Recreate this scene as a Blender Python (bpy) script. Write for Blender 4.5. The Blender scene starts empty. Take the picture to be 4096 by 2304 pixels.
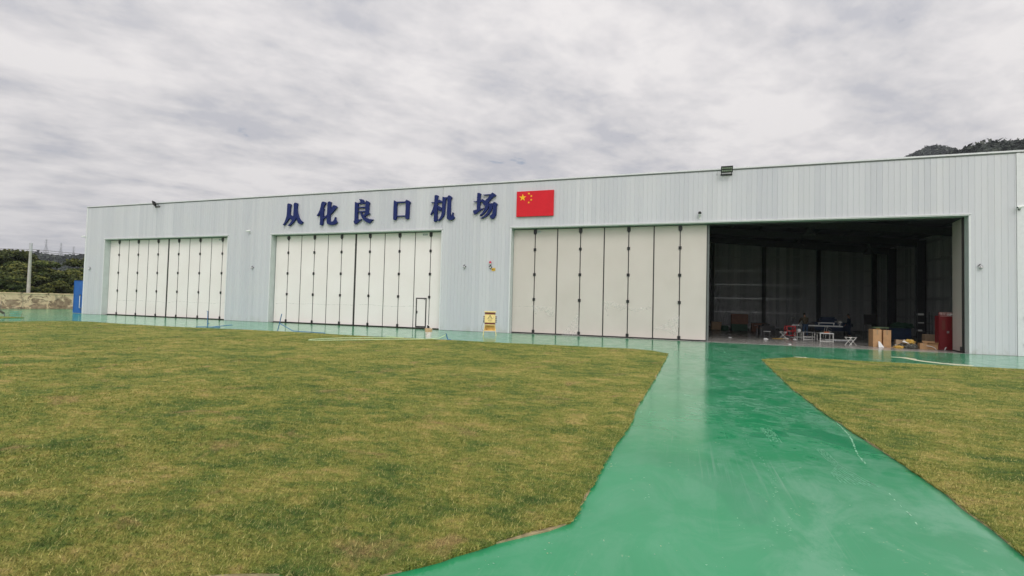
import bpy, bmesh, math, random
import numpy as np
from mathutils import Vector, Matrix, noise as mnoise

random.seed(7)
RNG = np.random.default_rng(11)
scene = bpy.context.scene
COL = scene.collection
R = math.radians

# ------------------------------------------------------------------ camera
cam_d = bpy.data.cameras.new("camera")
cam_d.sensor_fit = 'HORIZONTAL'
cam_d.sensor_width = 36.0
cam_d.lens = 36.0 * 2000.93 / 4096.0
cam_d.clip_start = 0.1
cam_d.clip_end = 6000
cam = bpy.data.objects.new("camera", cam_d)
COL.objects.link(cam)
EYE = Vector((0, 0, 1.82))
cr = Vector((0.94457303, 0.32733838, 0.02512708))
cu = Vector((-0.01302324, -0.03911646, 0.99914979))
cf = Vector((-0.32804296, 0.94409718, 0.03268535))
m = Matrix(((cr.x, cu.x, -cf.x, 0), (cr.y, cu.y, -cf.y, 0), (cr.z, cu.z, -cf.z, 0), (0, 0, 0, 1)))
cam.matrix_world = Matrix.Translation(EYE) @ m
scene.camera = cam
scene.view_settings.view_transform = 'Standard'
scene.view_settings.look = 'None'
scene.view_settings.gamma = 1.0
scene.view_settings.exposure = 0.0
scene.cycles.diffuse_bounces = 7
scene.cycles.max_bounces = 12

# ------------------------------------------------------------------ world: broken altocumulus deck over a Nishita sky
TO_SUN = Vector((0.34, -0.62, 0.80)).normalized()
SUN_EL = math.asin(TO_SUN.z)
SUN_AZ = math.atan2(TO_SUN.x, TO_SUN.y)
world = bpy.data.worlds.new("World")
scene.world = world
world.use_nodes = True
wn, wl = world.node_tree.nodes, world.node_tree.links
wn.clear()
def WN(t, **k):
    n = wn.new(t)
    for a, b in k.items():
        setattr(n, a, b)
    return n
def wmath(op, a, b=None, clamp=False):
    n = WN('ShaderNodeMath', operation=op, use_clamp=clamp)
    for i, v in enumerate((a, b)):
        if v is None: continue
        if isinstance(v, (int, float)): n.inputs[i].default_value = v
        else: wl.new(v, n.inputs[i])
    return n.outputs[0]
out = WN('ShaderNodeOutputWorld')
bg = WN('ShaderNodeBackground')
wl.new(bg.outputs[0], out.inputs[0])
tc = WN('ShaderNodeTexCoord')
sep = WN('ShaderNodeSeparateXYZ'); wl.new(tc.outputs['Generated'], sep.inputs[0])
zc = wmath('ADD', wmath('MAXIMUM', sep.outputs[2], 0.0), 0.14)
px, py = wmath('DIVIDE', sep.outputs[0], zc), wmath('DIVIDE', sep.outputs[1], zc)
AZ = R(38)
u_ = wmath('ADD', wmath('MULTIPLY', px, math.sin(AZ) * 0.80), wmath('MULTIPLY', py, math.cos(AZ) * 0.80))
v_ = wmath('ADD', wmath('MULTIPLY', px, math.cos(AZ)), wmath('MULTIPLY', py, -math.sin(AZ)))
comb = WN('ShaderNodeCombineXYZ'); wl.new(u_, comb.inputs[0]); wl.new(v_, comb.inputs[1])
def wnoise(scale, detail, rough, dist, off):
    mp = WN('ShaderNodeMapping'); mp.inputs['Location'].default_value = off
    wl.new(comb.outputs[0], mp.inputs[0])
    n = WN('ShaderNodeTexNoise'); wl.new(mp.outputs[0], n.inputs['Vector'])
    n.inputs['Scale'].default_value = scale; n.inputs['Detail'].default_value = detail
    n.inputs['Roughness'].default_value = rough; n.inputs['Distortion'].default_value = dist
    return n.outputs[0]
n1 = wnoise(2.3, 9, 0.52, 0.12, (3.1, 1.7, 0))
n2 = wnoise(0.9, 4, 0.5, 0.1, (7.3, 4.2, 2))
n3 = wnoise(6.5, 7, 0.6, 0.15, (1.3, 9.2, 5))
mixn = wmath('ADD', wmath('ADD', wmath('MULTIPLY', n1, 0.50), wmath('MULTIPLY', n2, 0.18)), wmath('MULTIPLY', n3, 0.32))
ramp = WN('ShaderNodeValToRGB'); wl.new(mixn, ramp.inputs[0])
e = ramp.color_ramp.elements
e[0].position = 0.41; e[0].color = (0.545, 0.545, 0.585, 1)
e[1].position = 0.575; e[1].color = (0.84, 0.81, 0.805, 1)
k = e.new(0.465); k.color = (0.665, 0.65, 0.665, 1)
k = e.new(0.525); k.color = (0.765, 0.74, 0.745, 1)
sky = WN('ShaderNodeTexSky', sky_type='NISHITA', sun_disc=False)
sky.sun_elevation = SUN_EL; sky.sun_rotation = SUN_AZ
sky.air_density = 1.0; sky.dust_density = 1.5
sk = WN('ShaderNodeVectorMath', operation='SCALE'); wl.new(sky.outputs[0], sk.inputs[0]); sk.inputs['Scale'].default_value = 0.085
gap = WN('ShaderNodeMapRange'); wl.new(mixn, gap.inputs[0])
gap.inputs['From Min'].default_value = 0.335; gap.inputs['From Max'].default_value = 0.385
mx = WN('ShaderNodeMix', data_type='RGBA')
wl.new(gap.outputs[0], mx.inputs[0]); wl.new(sk.outputs[0], mx.inputs[6]); wl.new(ramp.outputs[0], mx.inputs[7])
# the deck is brighter round the veiled sun, greyer near the horizon
dp = WN('ShaderNodeVectorMath', operation='DOT_PRODUCT'); wl.new(tc.outputs['Generated'], dp.inputs[0])
dp.inputs[1].default_value = TO_SUN
lobe = wmath('MULTIPLY', wmath('POWER', wmath('MAXIMUM', dp.outputs['Value'], 0.0), 2.0), 1.40)
hor = WN('ShaderNodeMapRange'); wl.new(sep.outputs[2], hor.inputs[0])
hor.inputs['From Min'].default_value = 0.0; hor.inputs['From Max'].default_value = 0.45
hor.inputs['To Min'].default_value = 0.92; hor.inputs['To Max'].default_value = 1.06
gain = wmath('ADD', hor.outputs[0], lobe)
fin = WN('ShaderNodeVectorMath', operation='SCALE'); wl.new(mx.outputs[2], fin.inputs[0]); wl.new(gain, fin.inputs['Scale'])
wl.new(fin.outputs[0], bg.inputs[0])
bg.inputs[1].default_value = 1.0

sun_d = bpy.data.lights.new("sun", 'SUN')
sun_d.energy = 1.0; sun_d.angle = R(24); sun_d.color = (1.0, 0.97, 0.93)
sun = bpy.data.objects.new("sun", sun_d); COL.objects.link(sun)
sun.rotation_euler = (-TO_SUN).to_track_quat('-Z', 'Y').to_euler()

# ------------------------------------------------------------------ helpers
def tag(o, label=None, cat=None, group=None, kind=None):
    if label: o['label'] = label
    if cat: o['category'] = cat
    if group: o['group'] = group
    if kind: o['kind'] = kind
    return o
def empty(name, loc, label, cat, group=None, rz=0.0):
    o = bpy.data.objects.new(name, None); COL.objects.link(o)
    o.location = loc; o.rotation_euler.z = rz; o.empty_display_size = 0.2
    return tag(o, label, cat, group)

class MB:
    """collects shapes, then links them as ONE mesh object"""
    def __init__(s): s.v = []; s.f = []
    def add(s, vs, fs):
        b = len(s.v); s.v += [tuple(p) for p in vs]; s.f += [tuple(i + b for i in f) for f in fs]; return s
    def box(s, x0, x1, y0, y1, z0, z1):
        return s.add([(x0,y0,z0),(x1,y0,z0),(x1,y1,z0),(x0,y1,z0),(x0,y0,z1),(x1,y0,z1),(x1,y1,z1),(x0,y1,z1)],
                     [(0,3,2,1),(4,5,6,7),(0,1,5,4),(1,2,6,5),(2,3,7,6),(3,0,4,7)])
    def obox(s, c, size, rz=0.0, rx=0.0, ry=0.0):
        mt = Matrix.Translation(c) @ Matrix.Rotation(rz, 4, 'Z') @ Matrix.Rotation(rx, 4, 'X') @ Matrix.Rotation(ry, 4, 'Y')
        h = [a / 2 for a in size]
        vs = [mt @ Vector((a*h[0], b*h[1], c2*h[2])) for c2 in (-1,1) for a, b in ((-1,-1),(1,-1),(1,1),(-1,1))]
        return s.add(vs, [(0,3,2,1),(4,5,6,7),(0,1,5,4),(1,2,6,5),(2,3,7,6),(3,0,4,7)])
    def tube(s, pts, r, seg=8, r1=None, cap=True):
        pts = [Vector(p) for p in pts]; n = len(pts); rings = []
        prev = None
        for i, p in enumerate(pts):
            d = (pts[min(i+1, n-1)] - pts[max(i-1, 0)])
            d = d.normalized() if d.length > 1e-9 else Vector((0, 0, 1))
            a = Vector((0, 0, 1)) if abs(d.z) < 0.9 else Vector((1, 0, 0))
            if prev is not None and abs(prev.dot(d)) < 0.95: a = prev
            x = a.cross(d).normalized() if prev is None else (prev - d * prev.dot(d)).normalized()
            prev = x; y = d.cross(x)
            rr = r if r1 is None else r + (r1 - r) * i / max(1, n-1)
            rings.append([p + (x*math.cos(t) + y*math.sin(t)) * rr for t in [2*math.pi*k/seg for k in range(seg)]])
        vs = [q for rg in rings for q in rg]
        fs = [(i*seg+k, i*seg+(k+1)%seg, (i+1)*seg+(k+1)%seg, (i+1)*seg+k) for i in range(n-1) for k in range(seg)]
        if cap: fs += [tuple(range(seg))[::-1], tuple((n-1)*seg+k for k in range(seg))]
        return s.add(vs, fs)
    def lathe(s, c, prof, seg=20, cap=True):
        vs = [(c[0]+r*math.cos(2*math.pi*k/seg), c[1]+r*math.sin(2*math.pi*k/seg), c[2]+z) for r, z in prof for k in range(seg)]
        n = len(prof)
        fs = [(i*seg+k, i*seg+(k+1)%seg, (i+1)*seg+(k+1)%seg, (i+1)*seg+k) for i in range(n-1) for k in range(seg)]
        if cap: fs += [tuple(range(seg))[::-1], tuple((n-1)*seg+k for k in range(seg))]
        return s.add(vs, fs)
    def prismY(s, poly, y0, y1):
        n = len(poly)
        vs = [(x, y0, z) for x, z in poly] + [(x, y1, z) for x, z in poly]
        return s.add(vs, [tuple(range(n)), tuple(range(2*n-1, n-1, -1))] + [(i, (i+1)%n, n+(i+1)%n, n+i) for i in range(n)])
    def prismZ(s, poly, z0, z1):
        n = len(poly)
        vs = [(x, y, z0) for x, y in poly] + [(x, y, z1) for x, y in poly]
        return s.add(vs, [tuple(range(n)), tuple(range(2*n-1, n-1, -1))] + [(i, (i+1)%n, n+(i+1)%n, n+i) for i in range(n)])
    def build(s, name, mat, parent=None, bevel=0.0, smooth=False, recalc=True):
        me = bpy.data.meshes.new(name)
        me.from_pydata(s.v, [], s.f)
        if recalc or bevel:
            bm = bmesh.new(); bm.from_mesh(me)
            bmesh.ops.recalc_face_normals(bm, faces=bm.faces)
            if bevel:
                es = [ed for ed in bm.edges if len(ed.link_faces) == 2 and ed.calc_face_angle(0) > 0.6]
                bmesh.ops.bevel(bm, geom=es, offset=bevel, segments=2, affect='EDGES', clamp_overlap=True)
            bm.to_mesh(me); bm.free()
        me.materials.append(mat)
        if smooth:
            me.polygons.foreach_set('use_smooth', [True]*len(me.polygons))
            try: me.set_sharp_from_angle(angle=R(40))
            except Exception: pass
        o = bpy.data.objects.new(name, me); COL.objects.link(o)
        if parent: o.parent = parent
        return o

def npmesh(name, V, F, mat, parent=None, attr=None):
    """V (n,3) float, F (m,k) int: quick big mesh; attr: per-vertex float stored as 'tone'"""
    me = bpy.data.meshes.new(name)
    k = F.shape[1]
    me.vertices.add(len(V)); me.vertices.foreach_set('co', V.astype(np.float32).ravel())
    me.loops.add(F.size); me.loops.foreach_set('vertex_index', F.astype(np.int32).ravel())
    me.polygons.add(len(F)); me.polygons.foreach_set('loop_start', np.arange(0, F.size, k, dtype=np.int32))
    me.update(calc_edges=True)
    if attr is not None:
        a = me.attributes.new('tone', 'FLOAT', 'POINT'); a.data.foreach_set('value', attr.astype(np.float32))
    me.materials.append(mat)
    o = bpy.data.objects.new(name, me); COL.objects.link(o)
    if parent: o.parent = parent
    return o
def copy_obj(o, parent=None):
    c = o.copy(); COL.objects.link(c); c.parent = parent
    for ch in o.children: copy_obj(ch, c)
    return c

# ------------------------------------------------------------------ materials
class NT:
    def __init__(s, name):
        s.m = bpy.data.materials.new(name); s.m.use_nodes = True
        s.n, s.l = s.m.node_tree.nodes, s.m.node_tree.links
        s.b = s.n['Principled BSDF']
        s.geo = s.n.new('ShaderNodeNewGeometry'); s.pos = s.geo.outputs['Position']
    def set(s, sock, v):
        i = s.b.inputs[sock]
        if hasattr(v, 'links') or hasattr(v, 'is_linked'): s.l.new(v, i)
        else: i.default_value = v
        return s
    def mapping(s, scale=(1,1,1), loc=(0,0,0), rot=(0,0,0), vec=None):
        mp = s.n.new('ShaderNodeMapping'); s.l.new(vec or s.pos, mp.inputs[0])
        mp.inputs['Scale'].default_value = scale; mp.inputs['Location'].default_value = loc; mp.inputs['Rotation'].default_value = rot
        return mp.outputs[0]
    def noise(s, scale, detail=4, rough=0.5, dist=0.0, vec=None):
        n = s.n.new('ShaderNodeTexNoise'); s.l.new(vec or s.pos, n.inputs['Vector'])
        n.inputs['Scale'].default_value = scale; n.inputs['Detail'].default_value = detail
        n.inputs['Roughness'].default_value = rough; n.inputs['Distortion'].default_value = dist
        return n.outputs[0]
    def ramp(s, fac, stops, interp='LINEAR'):
        r = s.n.new('ShaderNodeValToRGB'); s.l.new(fac, r.inputs[0]); r.color_ramp.interpolation = interp
        e = r.color_ramp.elements
        while len(e) > 1: e.remove(e[-1])
        for i, (p, c) in enumerate(stops):
            c = (c, c, c, 1) if isinstance(c, (int, float)) else (*c, 1)
            if i == 0: e[0].position = p; e[0].color = c
            else: k = e.new(p); k.color = c
        return r.outputs[0]
    def math(s, op, a, b=None, clamp=False):
        n = s.n.new('ShaderNodeMath'); n.operation = op; n.use_clamp = clamp
        for i, v in enumerate((a, b)):
            if v is None: continue
            if isinstance(v, (int, float)): n.inputs[i].default_value = v
            else: s.l.new(v, n.inputs[i])
        return n.outputs[0]
    def mix(s, fac, a, b, blend='MIX'):
        n = s.n.new('ShaderNodeMix'); n.data_type = 'RGBA'; n.blend_type = blend
        for i, v in ((0, fac), (6, a), (7, b)):
            if isinstance(v, tuple): n.inputs[i].default_value = (*v, 1) if len(v) == 3 else v
            elif isinstance(v, (int, float)): n.inputs[i].default_value = v
            else: s.l.new(v, n.inputs[i])
        return n.outputs[2]
    def bump(s, h, strength=0.3, dist=0.01, normal=None):
        b = s.n.new('ShaderNodeBump'); s.l.new(h, b.inputs['Height'])
        b.inputs['Strength'].default_value = strength; b.inputs['Distance'].default_value = dist
        if normal: s.l.new(normal, b.inputs['Normal'])
        s.l.new(b.outputs[0], s.b.inputs['Normal']); return b.outputs[0]
    def attr(s, name):
        a = s.n.new('ShaderNodeAttribute'); a.attribute_name = name; return a.outputs['Fac']
    def xyz(s, vec=None):
        x = s.n.new('ShaderNodeSeparateXYZ'); s.l.new(vec or s.pos, x.inputs[0]); return x.outputs

def simple(name, c, rough=0.55, metal=0.0, spec=0.5, var=0.12, scale=6.0, bump=0.0, bscale=40.0, dirt=None):
    t = NT(name)
    n = t.noise(scale, 5, 0.6)
    lo = tuple(max(0, a*(1-var)) for a in c); hi = tuple(min(1, a*(1+var)) for a in c)
    colr = t.ramp(n, [(0.3, lo), (0.7, hi)])
    if dirt:
        dn = t.noise(scale*2.3, 6, 0.65, 0.5)
        colr = t.mix(t.ramp(dn, [(0.55, 0.0), (0.68, 1.0)]), colr, dirt)
    t.set('Base Color', colr).set('Roughness', rough).set('Metallic', metal).set('Specular IOR Level', spec)
    if bump: t.bump(t.noise(bscale, 4), bump, 0.005)
    return t.m

# painted insulated wall panels: each 0.25 m rib strip and each 1 m sheet its own slight tone, faint rain streaks
def wall_material():
    t = NT('white_wall_sheet')
    x = t.xyz()
    wn1 = t.n.new('ShaderNodeTexWhiteNoise'); wn1.noise_dimensions = '1D'
    t.l.new(t.math('FLOOR', t.math('DIVIDE', t.math('ADD', x[0], 60.16), 0.25)), wn1.inputs['W'])
    wn2 = t.n.new('ShaderNodeTexWhiteNoise'); wn2.noise_dimensions = '1D'
    t.l.new(t.math('FLOOR', t.math('DIVIDE', t.math('ADD', x[0], 60.41), 1.0)), wn2.inputs['W'])
    streak = t.noise(1.0, 5, 0.6, vec=t.mapping((7.0, 7.0, 0.35)))
    f = t.math('ADD', t.math('ADD', t.math('MULTIPLY', wn1.outputs[0], 0.36), t.math('MULTIPLY', wn2.outputs[0], 0.40)), t.math('MULTIPLY', streak, 0.40))
    c = t.ramp(f, [(0.15, (0.505, 0.516, 0.552)), (0.95, (0.615, 0.620, 0.642))])
    sm = t.noise(0.6, 4, 0.5)
    c = t.mix(t.ramp(sm, [(0.45, 0.0), (0.8, 0.35)]), c, (0.59, 0.59, 0.575))
    splash = t.math('MULTIPLY', t.ramp(t.noise(2.6, 7, 0.7, 0.4, vec=t.mapping((1, 1, 0.5))), [(0.45, 0.0), (0.65, 0.5)]), t.ramp(x[2], [(0.0, 1.0), (0.55, 0.0)]))
    c = t.mix(splash, c, (0.36, 0.36, 0.30))
    dr = t.noise(1.0, 6, 0.7, vec=t.mapping((4.5, 4.5, 0.18), (3, 1, 2)))
    c = t.mix(t.ramp(dr, [(0.60, 0.0), (0.72, 0.35)]), c, (0.40, 0.42, 0.42))
    t.set('Base Color', c).set('Roughness', 0.34).set('Specular IOR Level', 0.5)
    t.bump(t.noise(1.4, 2, 0.4, vec=t.mapping((1, 1, 0.25))), 0.25, 0.02)
    return t.m
def interior_material():
    t = NT('grey_liner_sheet')
    x = t.xyz()
    wn1 = t.n.new('ShaderNodeTexWhiteNoise'); wn1.noise_dimensions = '1D'
    s_ = t.math('ADD', x[0], x[1])
    t.l.new(t.math('FLOOR', t.math('DIVIDE', s_, 0.32)), wn1.inputs['W'])
    c = t.ramp(wn1.outputs[0], [(0.0, (0.50, 0.525, 0.53)), (1.0, (0.78, 0.80, 0.79))])
    t.set('Base Color', c).set('Roughness', 0.45)
    return t.m
def green_floor():
    t = NT('green_painted_pavement')
    x = t.xyz()
    big = t.noise(0.35, 5, 0.55, 0.3)
    base = t.ramp(big, [(0.3, (0.014, 0.222, 0.084)), (0.55, (0.020, 0.262, 0.104)), (0.75, (0.034, 0.300, 0.132))])
    # pale dusty film, fuller towards the right of the path
    dust = t.noise(1.1, 8, 0.68, 0.8, vec=t.mapping((1.3, 0.75, 1)))
    side = t.n.new('ShaderNodeMapRange'); t.l.new(x[0], side.inputs[0])
    side.inputs['From Min'].default_value = -0.4; side.inputs['From Max'].default_value = 1.2
    side.inputs['To Min'].default_value = 0.35; side.inputs['To Max'].default_value = 1.0
    fd = t.math('MULTIPLY', t.ramp(dust, [(0.45, 0.0), (0.62, 0.65)]), side.outputs[0])
    c = t.mix(fd, base, (0.13, 0.34, 0.21))
    sw = t.noise(3.2, 8, 0.72, 1.6, vec=t.mapping((0.8, 1.0, 1), (3, 5, 0)))
    far = t.n.new('ShaderNodeMapRange'); t.l.new(x[1], far.inputs[0])
    far.inputs['From Min'].default_value = 5.0; far.inputs['From Max'].default_value = 14.0
    fs0 = t.math('MULTIPLY', t.math('MULTIPLY', t.ramp(sw, [(0.48, 0.0), (0.60, 0.8)]), side.outputs[0]), far.outputs[0])
    c = t.mix(fs0, c, (0.20, 0.40, 0.29))
    # fresher darker paint patches
    pt = t.noise(0.8, 3, 0.4, 0.6, vec=t.mapping((1, 0.6, 1), (4, 2, 0)))
    c = t.mix(t.math('MULTIPLY', t.ramp(pt, [(0.60, 0.0), (0.63, 0.6)]), side.outputs[0]), c, (0.012, 0.205, 0.085))
    # brush / tyre streaks along the path
    st = t.noise(1.0, 6, 0.7, vec=t.mapping((26, 0.35, 1), rot=(0, 0, R(6))))
    stm = t.noise(0.55, 3, 0.5, vec=t.mapping((1, 0.5, 1), (1, 7, 0)))
    fs = t.math('MULTIPLY', t.math('MULTIPLY', t.ramp(st, [(0.54, 0.0), (0.68, 0.5)]), t.ramp(stm, [(0.52, 0.0), (0.64, 1.0)])), side.outputs[0])
    c = t.mix(fs, c, (0.22, 0.38, 0.28))
    # footprints, drips and chips of pale plaster
    sp = t.noise(9.0, 5, 0.75, 0.4)
    spm = t.noise(0.9, 3, 0.6, vec=t.mapping((1, 1, 1), (9, 3, 0)))
    fs2 = t.math('MULTIPLY', t.ramp(sp, [(0.64, 0.0), (0.69, 0.9)]), t.ramp(spm, [(0.50, 0.0), (0.60, 1.0)]))
    c = t.mix(fs2, c, (0.36, 0.47, 0.30))
    t.set('Base Color', c)
    rn = t.noise(2.2, 6, 0.6, 0.4)
    t.set('Roughness', t.ramp(rn, [(0.35, 0.12), (0.7, 0.22)])).set('Specular IOR Level', 0.43)
    h = t.math('ADD', t.math('MULTIPLY', t.noise(3.0, 5, 0.55, 0.3), 0.7), t.math('MULTIPLY', t.noise(22.0, 3, 0.5), 0.10))
    t.bump(h, 0.10, 0.010)
    return t.m
def concrete_floor():
    t = NT('polished_concrete')
    n = t.noise(0.7, 7, 0.65, 0.4)
    c = t.ramp(n, [(0.3, (0.26, 0.25, 0.23)), (0.7, (0.44, 0.42, 0.385))])
    t.set('Base Color', c).set('Roughness', t.ramp(t.noise(2.5, 5, 0.6), [(0.3, 0.12), (0.7, 0.3)]))
    t.bump(t.noise(4.0, 4), 0.12, 0.01)
    return t.m
PATCH = None
def grass_color(t):
    """patchy couch-grass lawn: green, olive, straw and bare brown, in drifts"""
    w = t.noise(0.55, 3, 0.5)                        # domain wobble
    p = t.mapping((1.0, 1.0, 0.0))
    a = t.noise(0.50, 7, 0.60, 0.9, vec=p)
    b = t.noise(1.7, 6, 0.62, 0.7, vec=t.mapping((0.8, 1.25, 0), (5, 1, 0), rot=(0, 0, R(25))))
    d = t.noise(5.5, 9, 0.78, 0.6, vec=t.mapping((0.75, 1.3, 0), rot=(0, 0, R(-18))))
    f = t.math('ADD', t.math('ADD', t.math('MULTIPLY', a, 0.30), t.math('MULTIPLY', b, 0.32)), t.math('MULTIPLY', d, 0.38))
    c = t.ramp(f, [(0.40, (0.065, 0.118, 0.030)), (0.455, (0.130, 0.180, 0.040)), (0.50, (0.220, 0.240, 0.052)),
                   (0.55, (0.325, 0.295, 0.078)), (0.61, (0.45, 0.345, 0.130))])
    g = t.noise(1.1, 5, 0.6, 0.6, vec=t.mapping((1, 1, 0), (11, 4, 0)))
    c = t.mix(t.ramp(g, [(0.56, 0.0), (0.70, 0.55)]), c, (0.085, 0.155, 0.038))
    g2 = t.noise(0.9, 6, 0.66, 0.9, vec=t.mapping((1, 1, 0), (2, 14, 0)))
    c = t.mix(t.ramp(g2, [(0.585, 0.0), (0.68, 0.75)]), c, (0.36, 0.245, 0.110))
    return c
def lawn_material():
    t = NT('lawn_turf')
    c = grass_color(t)
    fine = t.noise(85.0, 5, 0.75, vec=t.mapping((1, 1, 0)))
    c = t.mix(1.0, c, t.ramp(fine, [(0.32, 0.30), (0.68, 1.45)]), 'MULTIPLY')
    mid = t.noise(16.0, 5, 0.7, 0.4, vec=t.mapping((0.7, 1.2, 0), rot=(0, 0, R(20))))
    c = t.mix(0.9, c, t.ramp(mid, [(0.36, 0.62), (0.64, 1.32)]), 'MULTIPLY')
    t.set('Base Color', c).set('Roughness', 0.95).set('Specular IOR Level', 0.12)
    h = t.math('ADD', t.math('MULTIPLY', fine, 0.6), t.math('MULTIPLY', mid, 1.0))
    t.bump(h, 0.9, 0.03)
    return t.m
def blade_material():
    t = NT('grass_blade')
    c = grass_color(t)
    tone = t.attr('tone')
    c = t.mix(t.ramp(tone, [(0.0, 0.9), (0.42, 0.0)]), c, (0.045, 0.095, 0.02))
    c = t.mix(t.ramp(tone, [(0.6, 0.0), (1.0, 0.8)]), c, (0.56, 0.49, 0.19))
    t.set('Base Color', c).set('Roughness', 0.8).set('Specular IOR Level', 0.12)
    return t.m
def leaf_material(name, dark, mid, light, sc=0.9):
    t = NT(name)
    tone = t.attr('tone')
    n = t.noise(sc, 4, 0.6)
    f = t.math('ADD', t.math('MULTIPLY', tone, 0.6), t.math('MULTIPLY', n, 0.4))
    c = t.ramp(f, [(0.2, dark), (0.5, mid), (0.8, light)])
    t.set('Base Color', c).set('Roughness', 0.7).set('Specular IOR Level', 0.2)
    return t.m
def old_wall_material():
    t = NT('peeling_render')
    p = t.mapping((1, 1, 1.6))
    a = t.noise(0.85, 9, 0.72, 0.9, vec=p)
    x = t.xyz()
    zz = t.math('MULTIPLY', t.math('SUBTRACT', x[2], 0.9), 0.11)
    f = t.math('ADD', a, zz)
    plaster = t.ramp(t.noise(2.0, 5, 0.6), [(0.3, (0.70, 0.51, 0.32)), (0.7, (0.86, 0.68, 0.47))])
    brown = t.ramp(t.noise(1.6, 7, 0.7, 0.6), [(0.3, (0.15, 0.10, 0.07)), (0.5, (0.36, 0.25, 0.17)), (0.7, (0.60, 0.45, 0.32))])
    c = t.mix(t.ramp(f, [(0.47, 0.0), (0.50, 1.0)]), brown, plaster)
    g = t.noise(0.5, 6, 0.7, 0.5, vec=t.mapping((1, 1, 1), (3, 8, 2)))
    c = t.mix(t.ramp(g, [(0.55, 0.0), (0.66, 0.75)]), c, (0.13, 0.115, 0.09))
    t.set('Base Color', c).set('Roughness', 0.9).set('Specular IOR Level', 0.2)
    t.bump(f, 0.5, 0.03)
    return t.m
def film_material():
    t = NT('clear_plastic_film')
    t.set('Base Color', (0.86, 0.84, 0.80, 1)).set('Roughness', 0.22)
    t.set('Alpha', t.ramp(t.noise(9.0, 5, 0.7, 1.5), [(0.40, 0.03), (0.75, 0.55)]))
    t.bump(t.noise(14.0, 4, 0.6, 1.0), 0.7, 0.03)
    return t.m
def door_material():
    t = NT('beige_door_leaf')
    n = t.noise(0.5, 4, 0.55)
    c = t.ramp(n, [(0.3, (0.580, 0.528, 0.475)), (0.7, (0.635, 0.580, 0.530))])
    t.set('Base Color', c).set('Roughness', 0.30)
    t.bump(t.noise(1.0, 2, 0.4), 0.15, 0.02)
    return t.m

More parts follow.
